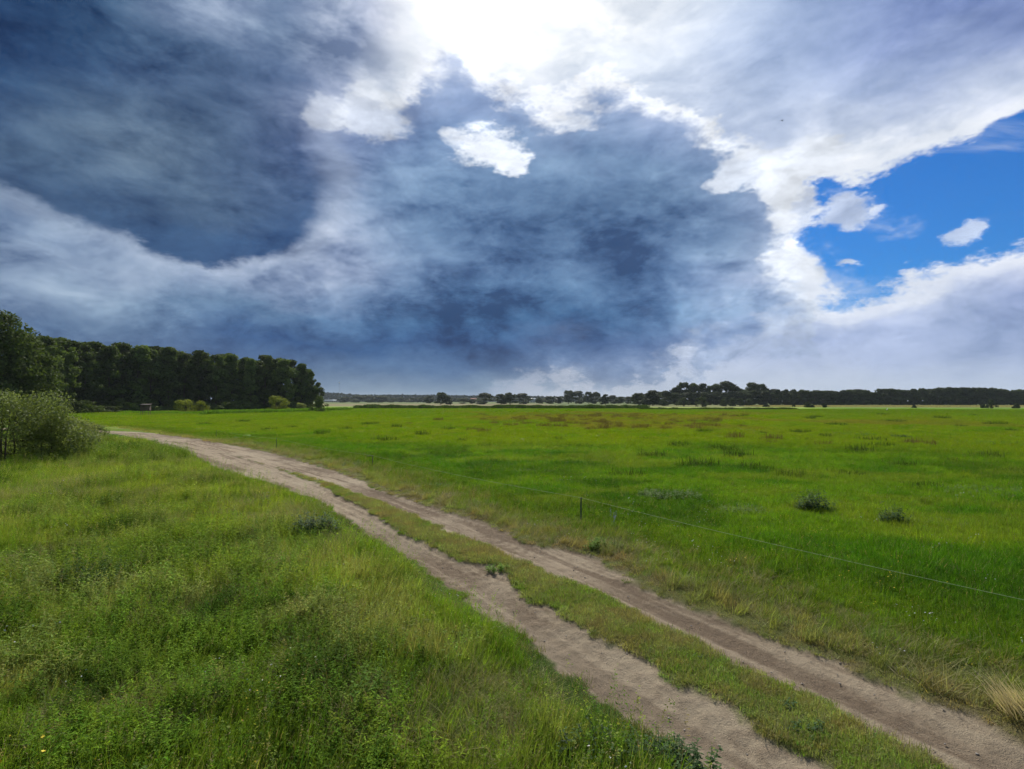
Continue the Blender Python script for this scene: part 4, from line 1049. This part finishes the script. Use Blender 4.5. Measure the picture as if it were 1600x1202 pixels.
# the far ridge of forest, one mass
def ridge():
    r = np.random.default_rng(61); n = 10000
    px = r.uniform(470, 1010, n); Yd = r.uniform(1480, 1600, n); x = at_dist(px, Yd)
    tp = np.interp(px, [470, 505, 535, 560, 620, 700, 760, 1010], [614, 614.5, 615.5, 618, 618, 618.5, 619.5, 622]); H = CAMZ + (HOR - tp) / F * Yd
    z = H * (1 - r.uniform(0, 1, n) ** 1.2); c = np.stack([x, Yd + (H - z) * -.3, z], 1)
    v, q, lv = leaf_cloud(c, np.full(n, 2.8), n * 2, 3.6, r)
    V = [v]; Q = [q]
    o = link('distant_forest', mesh_np('distant_forest', v, q, M_RIDGE, False, {'lv': ('FLOAT', 'POINT', lv)}))
    tag(o, 'low dark wooded ridge closing the horizon left of the middle', 'forest', kind='stuff')
ridge()

# ---- belts of reed and nettle, one mass each
def belt(name, pts, H, W, n, w, mat, label, cat, seed, hv=.35):
    r = np.random.default_rng(seed); P = np.array(pts, float); u = r.uniform(0, 1, n)
    base = resamp(P, u); lat = r.normal(0, W / 2, (n, 2)) * .6; bx, by = base[:, 0] + lat[:, 0] * .3, base[:, 1] + lat[:, 1]
    k = .65 + hv * (fbm(u * 40, u * 0 + seed, 3, 3) - .2) * 1.6; h = H * k * r.uniform(.6, 1.1, n)
    a = r.uniform(0, 6.28, n); wx = np.cos(a) * w / 2; l = r.normal(0, .2, (n, 2)) * h[:, None]
    V = np.stack([np.stack([bx - wx, by, bx * 0], 1), np.stack([bx + wx, by, bx * 0], 1), np.stack([bx + wx * .7 + l[:, 0], by + l[:, 1], h * .8], 1), np.stack([bx - wx * .5 + l[:, 0], by + l[:, 1], h], 1)], 1).reshape(-1, 3)
    Q = np.arange(4 * n).reshape(n, 4)
    o = link(name, mesh_np(name, V, Q, mat, False, {'lv': ('FLOAT', 'POINT', np.repeat(np.clip(r.normal(.5, .22, n), 0, 1), 4))}))
    tag(o, label, cat, kind='stuff'); return o
M_REED = leaf_mat('reeds', (.06, .095, .018), .5, .3, .8, spec=.1)
M_PALEGRASS = leaf_mat('pale_grass', (.34, .31, .15), .3, .35, .8, spec=.1)
belt('reed_belt', [at for at in [(at_dist(556, 232), 232), (at_dist(700, 224), 224), (at_dist(860, 222), 222), (at_dist(1010, 228), 228)]], 1.8, 5, 15000, .35, M_REED, 'dark green belt of reeds along the ditch across the meadow', 'reeds', 3)
belt('reed_strip', [(at_dist(1000, 196), 196), (at_dist(1240, 196), 196)], .9, 4, 6000, .3, M_REED, 'thin dark band of reeds in the meadow below the wood', 'reeds', 5)
belt('nettle_belt', [(at_dist(325, 126), 126), (at_dist(400, 140), 140), (at_dist(470, 156), 156), (at_dist(545, 185), 185)], 1.3, 5, 9000, .25, M_GREEN, 'bright green belt of nettles in front of the wood', 'nettles', 7)
belt('weed_belt', [(at_dist(195, 140), 140), (at_dist(270, 134), 134), (at_dist(330, 133), 133)], .8, 4, 3500, .22, M_GREEN, 'patchy green weeds below the hunting hide', 'weeds', 9)
belt('pale_field_edge', [(at_dist(1180, 300), 300), (at_dist(1700, 300), 300)], 1.0, 30, 14000, .5, M_PALEGRASS, 'pale dry grass strip below the long tree line', 'dry grass', 11, .1)

# ---- shrubs by the bend of the track on the left
make_tree('willow_shrub', (at_dist(2, 27), 27.5, 0), 3.85, 6.6, .1, 70, 26000, .052, M_WILLOW, 1201, 'big leafy grey green shrub at the left edge of the photo', None, 'bush', cat='shrub', r0=.05, crown='foliage', stem='stems', multi=5, limbs=16)
make_tree('willow_shrub', (at_dist(82, 29), 29.5, 0), 2.75, 4.2, .1, 70, 13000, .052, M_WILLOW, 1205, 'lower leafy shrub joined to the right side of the big shrub', None, 'bush', cat='shrub', r0=.04, crown='foliage', stem='stems', multi=4, limbs=12)
make_tree('pale_shrub', (at_dist(112, 40), 40, 0), 2.1, 3.8, .05, 50, 9000, .06, M_PALEBUSH, 1209, 'pale yellow green feathery shrub behind the big shrubs', None, 'bush', cat='shrub', r0=.03, crown='foliage', stem='stems', multi=4)
make_tree('pale_shrub', (at_dist(62, 38), 38, 0), 2.6, 3.8, .05, 50, 8000, .06, M_PALEBUSH, 1213, 'yellow green shrub peeping over the big shrub', None, 'bush', cat='shrub', r0=.03, crown='foliage', stem='stems', multi=4)
make_tree('pale_shrub', (at_dist(147, 46), 46, 0), 1.3, 2.6, .05, 34, 4500, .06, M_WILLOW, 1217, 'low grey green shrub where the track goes out of sight', None, 'bush', cat='shrub', r0=.03, crown='foliage', stem='stems', multi=3)
# ------------------------------------------------------------------ weeds and tufts one can pick out
def weed(name, px, base, w, h, label, mat, n, seed, leaf=.09, wide=.5, pairs=7, cat='weed', group=None, ysq=.6):
    x, y = gp(px, base); r = np.random.default_rng(seed)
    v, q, t3, lv = leafy(n, .5, .5 * h, h, r, leaf, wide, pairs, .15, .5)
    v[:, 0] *= 1; b = v.copy(); b[:, 0] = v[:, 0] * w; b[:, 1] = v[:, 1] * w * ysq
    # keep the leaves their true size: only the stem feet are spread
    v2, q2, t2, lv2 = [], [], [], []
    o = 0
    for k in range(n):
        vv, qq, _, ll = leafy(1, .001, .5 * h, h, r, leaf, wide, pairs, .18, .5)
        a = r.uniform(0, 6.28); rr = math.sqrt(r.uniform()); vv[:, 0] += math.cos(a) * rr * w / 2; vv[:, 1] += math.sin(a) * rr * w / 2 * ysq
        hk = .55 + .45 * math.sqrt(max(0, 1 - rr * rr)); vv[:, 2] *= hk
        v2.append(vv); q2.append(qq + o); lv2.append(ll); o += len(vv)
    me = mesh_np(name, np.concatenate(v2), np.concatenate(q2), mat, False, {'lv': ('FLOAT', 'POINT', np.concatenate(lv2))})
    o_ = link(name, me, None, (x, y, float(gz(x, y)[0]))); tag(o_, label, cat, group); return o_
weed('dock_plant', 1270, 797, 1.15, .82, 'largest dark leafy dock plant standing in the right meadow', M_DOCK, 66, 1, .12, .5, 7)
weed('dock_plant', 1391, 816, .75, .70, 'smaller dark dock plant right of the largest one', M_DOCK, 42, 2, .11, .5, 7)
weed('nettle_patch', 1045, 777, 2.3, .42, 'grey green patch of leafy weeds in the meadow right of the fence post', M_NET, 110, 3, .10, .5, 6, 'weeds')
weed('nettle_patch', 1160, 801, 1.8, .36, 'paler low patch of weeds nearer than the grey green one', M_NET, 80, 4, .08, .5, 5, 'weeds')
weed('nettle_patch', 1535, 770, 3.8, .38, 'wide low patch of pale weeds at the right edge of the meadow', M_NET, 120, 5, .10, .5, 5, 'weeds')
weed('flowering_weeds', 1455, 818, 2.2, .26, 'thin pale flowering weeds beside the smaller dock plant', M_PALEBUSH, 70, 6, .06, .5, 4, 'weeds')
weed('leafy_clump', 497, 838, 1.25, .78, 'dark green leafy clump left of the track', M_DOCK, 130, 7, .11, .5, 7)
weed('leafy_clump', 412, 797, 1.2, .62, 'low dark clump in the grass farther back left of the track', M_DOCK, 30, 8, .08, .5, 5)
weed('leafy_clump', 932, 857, .6, .42, 'bright green leafy clump at the edge of the right wheel track', M_GREEN, 24, 9, .09, .5, 5)
weed('leafy_clump', 958, 858, .5, .28, 'small leafy clump just right of the bright green one', M_DOCK, 18, 10, .07, .5, 5)
weed('leafy_clump', 778, 886, .5, .22, 'green clump in the notch of the grassy strip between the wheel tracks', M_GREEN, 26, 11, .07, .5, 4)
weed('leafy_clump', 1248, 1133, .42, .16, 'dark rosette on the grassy strip near the bottom right', M_DOCK, 22, 12, .06, .6, 3)
weed('leafy_clump', 1222, 1096, .30, .13, 'small dark rosette above the other one on the grassy strip', M_DOCK, 14, 13, .06, .6, 3)
weed('leafy_clump', 1089, 1022, .24, .12, 'tiny dark green plant in the middle of the grassy strip', M_DOCK, 12, 14, .05, .6, 3)
weed('leafy_clump', 940, 957, .30, .10, 'small bright plant on the far part of the grassy strip', M_GREEN, 12, 15, .05, .6, 3)
weed('dark_herb', 148, 925, 1.2, .88, 'dark bluish herb in the tall weeds at the lower left', M_DOCK, 60, 16, .07, .4, 9)
weed('leafy_clump', 1040, 1185, .8, .34, 'dark leafy clump by the left wheel track at the bottom of the photo', M_DOCK, 60, 17, .07, .5, 6)
weed('leafy_clump', 935, 1180, .8, .42, 'dense dark clump in the grass at the bottom left of the track', M_DOCK, 50, 18, .07, .5, 6)
weed('leafy_clump', 548, 728, 1.6, .40, 'grey green clump beside the track left of the second fence post', M_NET, 50, 20, .08, .4, 6)
weed('leafy_clump', 680, 762, 1.0, .30, 'dark green clump on the verge between two fence posts', M_DOCK, 34, 21, .08, .4, 5)
weed('bright_clump', 1335, 680, 4.2, .40, 'bright green streak of taller plants in the far right meadow', M_GREEN, 90, 22, .16, .5, 5)
weed('bright_clump', 1556, 695, 6.5, .40, 'long bright green streak of plants near the right edge', M_GREEN, 130, 23, .16, .5, 5)
weed('bright_clump', 1403, 683, 2.0, .45, 'short dark green streak between the bright ones', M_DOCK, 40, 24, .16, .5, 5)
weed('dark_clump', 830, 741, 2.4, .34, 'dark low weeds in the middle meadow beyond the fence wire', M_DOCK, 42, 25, .10, .5, 5)

# rush tufts: brown, upright, all alike in the photo
def rush_mesh(seed):
    v, q, t3, lv = blades(150, .8, .30, .78, .035, .28, .3, 2, np.random.default_rng(seed))
    return mesh_np('rush_tuft', v, [q, t3], M_RUSH, False, {'lv': ('FLOAT', 'POINT', lv)})
rm = [rush_mesh(s) for s in (31, 32, 33)]
rr_ = np.random.default_rng(77); rows = []
for k in range(150):
    px = rr_.normal(930, 135); py = 648 + abs(rr_.normal(0, 9)) + .5
    if px < 680 or px > 1190 or py > 674: continue
    rows.append((px, py))
rows += [(757, 676), (742, 673), (640, 664), (850, 668), (925, 672), (945, 671), (1000, 670), (1008, 668), (1075, 668), (1090, 665), (1110, 668), (1147, 686), (1222, 690), (1208, 694), (1160, 668), (1424, 694), (1438, 696), (1205, 690), (1285, 697), (1040, 671), (968, 668)]
for j, (px, py) in enumerate(rows):
    x, y = gp(px, py); o = link('rush_tuft', rm[j % 3], None, (x, y, float(gz(x, y)[0])))
    s = rr_.uniform(.45, 1.15); o.scale = (s * 1.3, s, s * rr_.uniform(.8, 1.25)); o.rotation_euler = (0, 0, rr_.uniform(0, 6))
    tag(o, 'brown tuft of rushes in the reddish part of the middle meadow', 'rushes', 'brown rush tufts in the meadow')

tm = []
for s in (51, 52, 53):
    v, q, t3, lv = blades(130, .55, .18, .46, .022, .4, .5, 2, np.random.default_rng(s)); tm.append(mesh_np('grass_tussock', v, [q, t3], M_REED, False, {'lv': ('FLOAT', 'POINT', lv)}))
spots_t = [(1190, 677), (1262, 690), (1288, 682), (1300, 651), (1276, 653), (1305, 665), (1265, 655), (1360, 690), (1375, 700), (1340, 706), (1160, 652), (1100, 676), (1250, 676), (1020, 716), (905, 700), (870, 688), (1150, 716), (1180, 733), (1090, 730), (980, 745), (1235, 745), (1320, 742), (1410, 730), (1480, 722), (1540, 716), (1590, 740), (1440, 762), (760, 700), (720, 690), (700, 672), (660, 680), (620, 668), (580, 664), (540, 672), (600, 690), (505, 680), (455, 668), (420, 672), (380, 660), (320, 664), (1010, 688), (1060, 700), (1130, 705), (1500, 668), (1555, 664), (1580, 675), (1470, 655), (1400, 660), (1380, 650), (1520, 650)]
for j, (px, py) in enumerate(spots_t):
    x, y = gp(px, py); o = link('grass_tussock', tm[j % 3], None, (x, y, float(gz(x, y)[0]))); s = rr_.uniform(.7, 1.3) * (1 + y * .006)
    o.scale = (s * 1.5, s, s * rr_.uniform(.8, 1.2)); o.rotation_euler = (0, 0, rr_.uniform(0, 6)); tag(o, 'darker green grass tussock standing out of the even meadow', 'grass tussock', 'dark grass tussocks in the meadow')
# straw: the pale tuft at the bottom right corner and laid stalks on the verge
def straw(px, base, w, h, n, label, seed, bias=(-.3, 0), lean=.5):
    x, y = gp(px, base); v, q, t3, lv = blades(n, w / 2, h * .5, h, .009, lean, .8, 3, np.random.default_rng(seed), bias=bias)
    o = link('straw_tuft', mesh_np('straw_tuft', v, [q, t3], M_STRAW, False, {'lv': ('FLOAT', 'POINT', lv)}), None, (x, y, float(gz(x, y)[0]))); tag(o, label, 'dry grass')
straw(1592, 1112, .45, .62, 260, 'pale bleached tuft of straw at the right edge near the bottom corner', 41, (-.5, .15), .3)
straw(1430, 1052, .5, .26, 90, 'flattened dry stalks on the verge left of the bleached tuft', 42, (-.9, .3), 1.2)
straw(1335, 1008, .5, .24, 70, 'dry stalks on the verge farther up the right wheel track', 43, (-.9, .2), 1.2)
straw(612, 742, 1.6, .34, 120, 'dry yellow grass on the verge near the second fence post', 44, (.2, 0), .6)
straw(700, 775, 1.2, .32, 80, 'yellowish dead grass on the verge between the posts', 45, (.2, 0), .6)

# viper's-bugloss-like flower by the fence
x, y = gp(955, 828); root = empty('blue_flower', (x, y, float(gz(x, y)[0])), 'slender plant with pale blue violet flower spikes beside the fence post', 'flower')
r = np.random.default_rng(5); v, q, t3, lv = leafy(5, .12, .35, .6, r, .06, .2, 6, .15)
kid('stems', mesh_np('stems', v, q, M_NET, False, {'lv': ('FLOAT', 'POINT', lv)}), root)
M_BLUEP = plain('blue_petals', (.22, .22, .40), .7, .2)
V = []; Q = []; o = 0
for i in range(4):
    bx, by, h = r.normal(0, .07), r.normal(0, .05), r.uniform(.45, .68)
    for k in range(16):
        c = np.array([bx, by, h - .014 * k]) + r.normal(0, .012, 3); a, b = r.normal(0, .008, 3), r.normal(0, .008, 3)
        V += [c - a, c - b, c + a, c + b]; Q.append([o, o + 1, o + 2, o + 3]); o += 4
kid('flower_spikes', mesh_np('flower_spikes', np.array(V), np.array(Q), M_BLUEP), root)

# ------------------------------------------------------------------ electric fence
M_POST = plain('post_plastic', (.045, .055, .05), .6, .2, 20)
M_WOODP = plain('post_wood', (.11, .095, .075), .9, .3, 12)
M_ROPE = plain('fence_rope', (.26, .34, .15), .7, .1, 60)
posts = [(907, 815, 777.5), (583, 731, 712), (433, 703.5, 685.5), (339, 684, 672.5)]
fr = empty('electric_fence', (*gp(907, 815), 0), 'low electric fence of thin dark posts and one pale rope along the meadow', 'fence')
fo = np.array([*gp(907, 815), 0]); tops_ = []
for j, pt in enumerate(posts + [None]):
    if pt is None: x, y, H = 8.35, 5.3, .72
    else:
        px, bs, tp = pt; x, y = gp(px, bs); H = z_at(tp, y)
    g0 = float(gz(x, y)[0]); H -= g0; c = np.array([x, y, g0]) - fo; c[2] = g0
    w = .02 if j != 1 else .026
    v, q = join([tube([c + [0, 0, -.2], c + [0, 0, H * .5], c + [0.004, 0, H]], [w, w, w * .8], 8), box(c + [0, 0, H + .004], (w * 1.9, w * 1.9, .016))])
    p = link('post', mesh_np('post', v, q, M_WOODP if j == 1 else M_POST, True), fr)
    # hook that holds the rope; the second post carries a crosswise gate handle
    hk = [c + [0, 0, H - .02], c + [.03, -.02, H - .01], c + [.045, -.03, H + .015], c + [.02, -.02, H + .03]]
    v, q = tube(hk, [.006] * 4, 5)
    i_ = link('insulator', mesh_np('insulator', v, q, M_POST, True), p)
    if j == 1:
        v, q = tube([c + [-.30, .03, H - .02], c + [-.15, .01, H - .015], c + [0, -.01, H - .01]], [.014, .017, .014], 7)
        link('gate_handle', mesh_np('gate_handle', v, q, M_POST, True), p)
    tops_.append(c + [.02, -.02, H + .012])
tops_ = [tops_[3], tops_[2], tops_[1], tops_[0], tops_[4]]
pts = []
for a, b in zip(tops_[:-1], tops_[1:]):
    L = np.linalg.norm(b - a)
    for t in np.linspace(0, 1, 14)[:-1]: p = a + (b - a) * t; p = p - np.array([0, 0, .006 * L * 4 * t * (1 - t)]); pts.append(p)
pts.append(tops_[-1]); pts = np.array(pts)
v, q = tube(pts, [.0038] * len(pts), 6); link('rope', mesh_np('rope', v, q, M_ROPE, True), fr)

# ------------------------------------------------------------------ hunting hide, far buildings, mast, birds
M_PLANK = plain('weathered_planks', (.12, .085, .07), .9, .4, 5)
M_DARK = plain('dark_opening', (.012, .012, .012), .9, .1)
Yh = 122; xh = at_dist(228, Yh); hide = empty('hunting_hide', (xh, Yh, 0), 'small wooden hunting hide on legs against the dark wood', 'hide', rz=.25)
for sx in (-.75, .75):
    for sy in (-.6, .6):
        v, q = tube([[sx * 1.1, sy * 1.1, -.1], [sx, sy, 1.2]], [.06, .05], 6); link('leg', mesh_np('leg', v, q, M_PLANK), hide)
n_p = 6
for k in range(n_p):
    for (nm, c, s) in (('plank', (0, -.7, 1.25 + .2 * k), (1.64, .03, .185)), ('plank', (0, .7, 1.25 + .2 * k), (1.64, .03, .185)), ('plank', (-.835, 0, 1.25 + .2 * k), (.03, 1.37, .185)), ('plank', (.835, 0, 1.25 + .2 * k), (.03, 1.37, .185))):
        if k == 4 and abs(c[1]) > .5:
            for sx in (-1, 1):
                v, q = box((sx * .62, c[1], c[2]), (.40, .03, .185)); link(nm, mesh_np(nm, v, q, M_PLANK), hide)
            continue
        v, q = box(c, s); link(nm, mesh_np(nm, v, q, M_PLANK), hide)
v, q = box((0, 0, 1.12), (1.7, 1.45, .05)); link('floor', mesh_np('floor', v, q, M_PLANK), hide)
v = np.array([[-1, -.95, 2.36], [1, -.95, 2.36], [1, .95, 2.56], [-1, .95, 2.56], [-1, -.95, 2.42], [1, -.95, 2.42], [1, .95, 2.62], [-1, .95, 2.62]]); f = np.array([[0, 3, 2, 1], [4, 5, 6, 7], [0, 1, 5, 4], [1, 2, 6, 5], [2, 3, 7, 6], [3, 0, 4, 7]])
link('roof', mesh_np('roof', v, f, plain('roof_felt', (.09, .07, .065), .9, .3)), hide)
v, q = join([box((-.25, -.98, .55), (.04, .04, 1.5)), box((.15, -.98, .55), (.04, .04, 1.5))] + [box((-.05, -.98, .1 + .25 * k), (.4, .03, .03)) for k in range(5)]); link('ladder', mesh_np('ladder', v, q, M_PLANK), hide)

def house(px, Yd, wpx, wallh, roofh, wall, roof, label, name='farmhouse', rz=0, deep=9, cat='house'):
    W = wpx / F * Yd; x = at_dist(px, Yd); root = empty(name, (x, Yd, 0), label, cat, rz=rz); hw, hd = W / 2, deep / 2
    v, q = box((0, 0, wallh / 2), (W, deep, wallh)); link('wall', mesh_np('wall', v, q, wall), root)
    v = np.array([[-hw - .4, -hd - .4, wallh - .1], [hw + .4, -hd - .4, wallh - .1], [hw + .4, hd + .4, wallh - .1], [-hw - .4, hd + .4, wallh - .1], [-hw - .4, 0, wallh + roofh], [hw + .4, 0, wallh + roofh]])
    f4 = np.array([[0, 1, 5, 4], [2, 3, 4, 5], [0, 3, 2, 1]]); f3 = np.array([[0, 4, 3], [1, 2, 5]])
    rf = link('roof', mesh_np('roof', v, [f4, f3], roof), root)
    v, q = box((hw * .4, 0.3, wallh + roofh), (.8, .8, 1.4)); link('chimney', mesh_np('chimney', v, q, roof), rf)
    n = max(2, int(W / 4))
    for k in range(n):
        cx = -hw + W * (k + .5) / n
        if k == n // 2: v, q = box((cx, -hd - .02, 1.05), (1.1, .08, 2.1)); link('door', mesh_np('door', v, q, M_DARK), root)
        else: v, q = box((cx, -hd - .02, 1.6), (1.2, .08, 1.2)); link('window', mesh_np('window', v, q, M_DARK), root)
M_WHITE = plain('white_render', (.5, .5, .48), .8, .05); M_CREAM = plain('cream_render', (.5, .46, .38), .8, .1)
M_ROOFR = plain('red_tiles', (.20, .085, .06), .8, .2); M_ROOFG = plain('grey_roof', (.16, .16, .17), .7, .15); M_ROOFP = plain('pale_sheet_roof', (.5, .55, .56), .5, .08)
house(520, 1050, 26, 3.0, 1.6, M_CREAM, M_ROOFP, 'long pale low shed at the foot of the ridge beside the wood', 'long_shed', deep=16, cat='shed')
house(652, 1000, 7, 3.2, 3, M_WHITE, M_ROOFG, 'small white house half hidden below the ridge')
house(662, 985, 8, 3.4, 3.2, M_WHITE, M_ROOFG, 'brighter white house right of the small one', rz=.3)
house(637, 1010, 6, 3, 2.6, M_WHITE, M_ROOFR, 'tiny white house left of the small white one', rz=-.2)
house(740, 880, 9, 3.4, 4, M_CREAM, M_ROOFR, 'house with reddish roof beside the low trees left of the middle')
house(832, 860, 9, 3.2, 3.6, M_WHITE, M_ROOFP, 'house with a pale roof between the middle trees')
house(874, 840, 12, 3.0, 3.6, M_CREAM, M_ROOFG, 'low farm building with grey roof by the poplar row', 'farm_building', cat='building')

Ym = 1450; mx = at_dist(530, Ym); mast = empty('radio_mast', (mx, Ym, 0), 'thin radio mast with a round head far behind the ridge', 'mast')
Hm = z_at(598, Ym); M_STEEL = plain('mast_steel', (.25, .26, .28), .6, .1)
v, q = join([tube([[.9 * math.cos(a), .9 * math.sin(a), 0], [.28 * math.cos(a), .28 * math.sin(a), Hm]], [.10, .07], 5) for a in (0, 2.09, 4.19)])
link('shaft', mesh_np('shaft', v, q, M_STEEL), mast)
V = []
for k in range(24):
    z = Hm * k / 24; rr0 = .9 - .62 * k / 24; rr1 = .9 - .62 * (k + 1) / 24
    for i in range(3):
        a, b = 2.094 * i, 2.094 * (i + 1); V.append(tube([[rr0 * math.cos(a), rr0 * math.sin(a), z], [rr1 * math.cos(b), rr1 * math.sin(b), z + Hm / 24]], [.04, .04], 4))
v, q = join(V); link('bracing', mesh_np('bracing', v, q, M_STEEL), mast)
v, q = tube([[0, 0, Hm - .8], [0, 0, Hm - .6], [0, 0, Hm + 1.2], [0, 0, Hm + 1.4]], [.4, 1.6, 1.6, .4], 12); link('mast_head', mesh_np('mast_head', v, q, M_WHITE), mast)

def ell(c, r3, n=10, m=7):
    zs = np.linspace(-1, 1, m); pts = np.array([[c[0] + r3[0] * z, c[1], c[2]] for z in zs])
    v, q = tube(pts, [max(.02, math.sqrt(max(0, 1 - z * z))) for z in zs], n); v[:, 1] = c[1] + (v[:, 1] - c[1]) * r3[1]; v[:, 2] = c[2] + (v[:, 2] - c[2]) * r3[2]; return v, q
x, y = gp(1385, 644); st = empty('white_stork', (x, y, 0), 'white bird standing far out in the right meadow', 'bird', rz=.4)
M_FEATH = plain('white_feathers', (.8, .8, .77), .8, .05); M_BEAK = plain('red_beak', (.45, .08, .04), .6, .1)
v, q = join([ell((0, 0, .72), (.30, .13, .15)), tube([[.2, 0, .78], [.28, 0, .92], [.30, 0, 1.05]], [.07, .04, .045], 7), ell((.32, 0, 1.08), (.07, .045, .045))]); link('body', mesh_np('body', v, q, M_FEATH, True), st)
v, q = tube([[.37, 0, 1.08], [.56, 0, 1.02]], [.018, .004], 6); link('beak', mesh_np('beak', v, q, M_BEAK), st)
for s in (-.05, .05):
    v, q = tube([[0, s, .62], [.02, s, .32], [0, s, 0]], [.016, .013, .013], 6); link('leg', mesh_np('leg', v, q, M_BEAK), st)
v, q = box((-.26, 0, .70), (.22, .12, .05)); link('tail', mesh_np('tail', v, q, M_DARK), st)
Yb = 42; xb = at_dist(1229, Yb); zb = z_at(182, Yb); bd = empty('flying_bird', (xb, Yb, zb), 'tiny dark bird flying high in front of the pale cloud on the right', 'bird', rz=.5)
M_BIRD = plain('dark_feathers', (.03, .03, .035), .8, .1)
v, q = join([ell((0, 0, 0), (.09, .03, .03)), box((-.11, 0, 0), (.07, .035, .01))]); link('body', mesh_np('body', v, q, M_BIRD, True), bd)
for s in (-1, 1):
    v = np.array([[.03, 0, .01], [-.03, 0, .01], [-.01, s * .09, .045], [.02, s * .08, .045], [-.07, s * .17, .02]]); f4 = np.array([[0, 3, 2, 1]]); f3 = np.array([[2, 3, 4]])
    link('wing', mesh_np('wing', v, [f4, f3], M_BIRD), bd)

# a few stones on the track
M_STONE = plain('stone', (.24, .21, .18), .9, .2, 10)
rs = np.random.default_rng(9); V = []; 
sa = rs.uniform(0, 26, 700); ta = rs.uniform(-2.3, 2.3, 700); ia = np.interp(sa, cs_, np.arange(len(cs_))).astype(int)
xa, ya = cl[ia, 0] + cnor[ia, 0] * ta, cl[ia, 1] + cnor[ia, 1] * ta; m, _, _ = dirt_mask(xa, ya); k = m > .3
for xx, yy, zz in zip(xa[k], ya[k], gz(xa[k], ya[k])):
    s = rs.uniform(.004, .012); v, q = box((0, 0, 0), (s * 2, s * 1.5, s * 1.2), rs.uniform(0, 3)); v = v + rs.normal(0, s * .25, v.shape); V.append((v + np.array([xx, yy, zz + .012]), q))
v, q = join(V); tag(link('pebbles', mesh_np('pebbles', v, q, M_STONE)), 'small pebbles lying about on the sandy wheel tracks', 'pebbles', kind='stuff')

# ------------------------------------------------------------------ the air
HAZE = 0.00008
hz, T, out = new_mat('haze_air'); pv = T.new('ShaderNodeVolumePrincipled'); pv.inputs['Color'].default_value = (.72, .80, .92, 1); pv.inputs['Density'].default_value = HAZE; pv.inputs['Anisotropy'].default_value = .2
T.l.new(pv.outputs[0], out.inputs['Volume'])
v, q = box((0, 1000, 34), (8800, 8800, 72)); v[:, 2] = np.where(v[:, 2] < 30, -2, 70)
tag(link('haze', mesh_np('haze', v, q, hz)), 'thin haze over the whole plain', 'haze', kind='stuff')
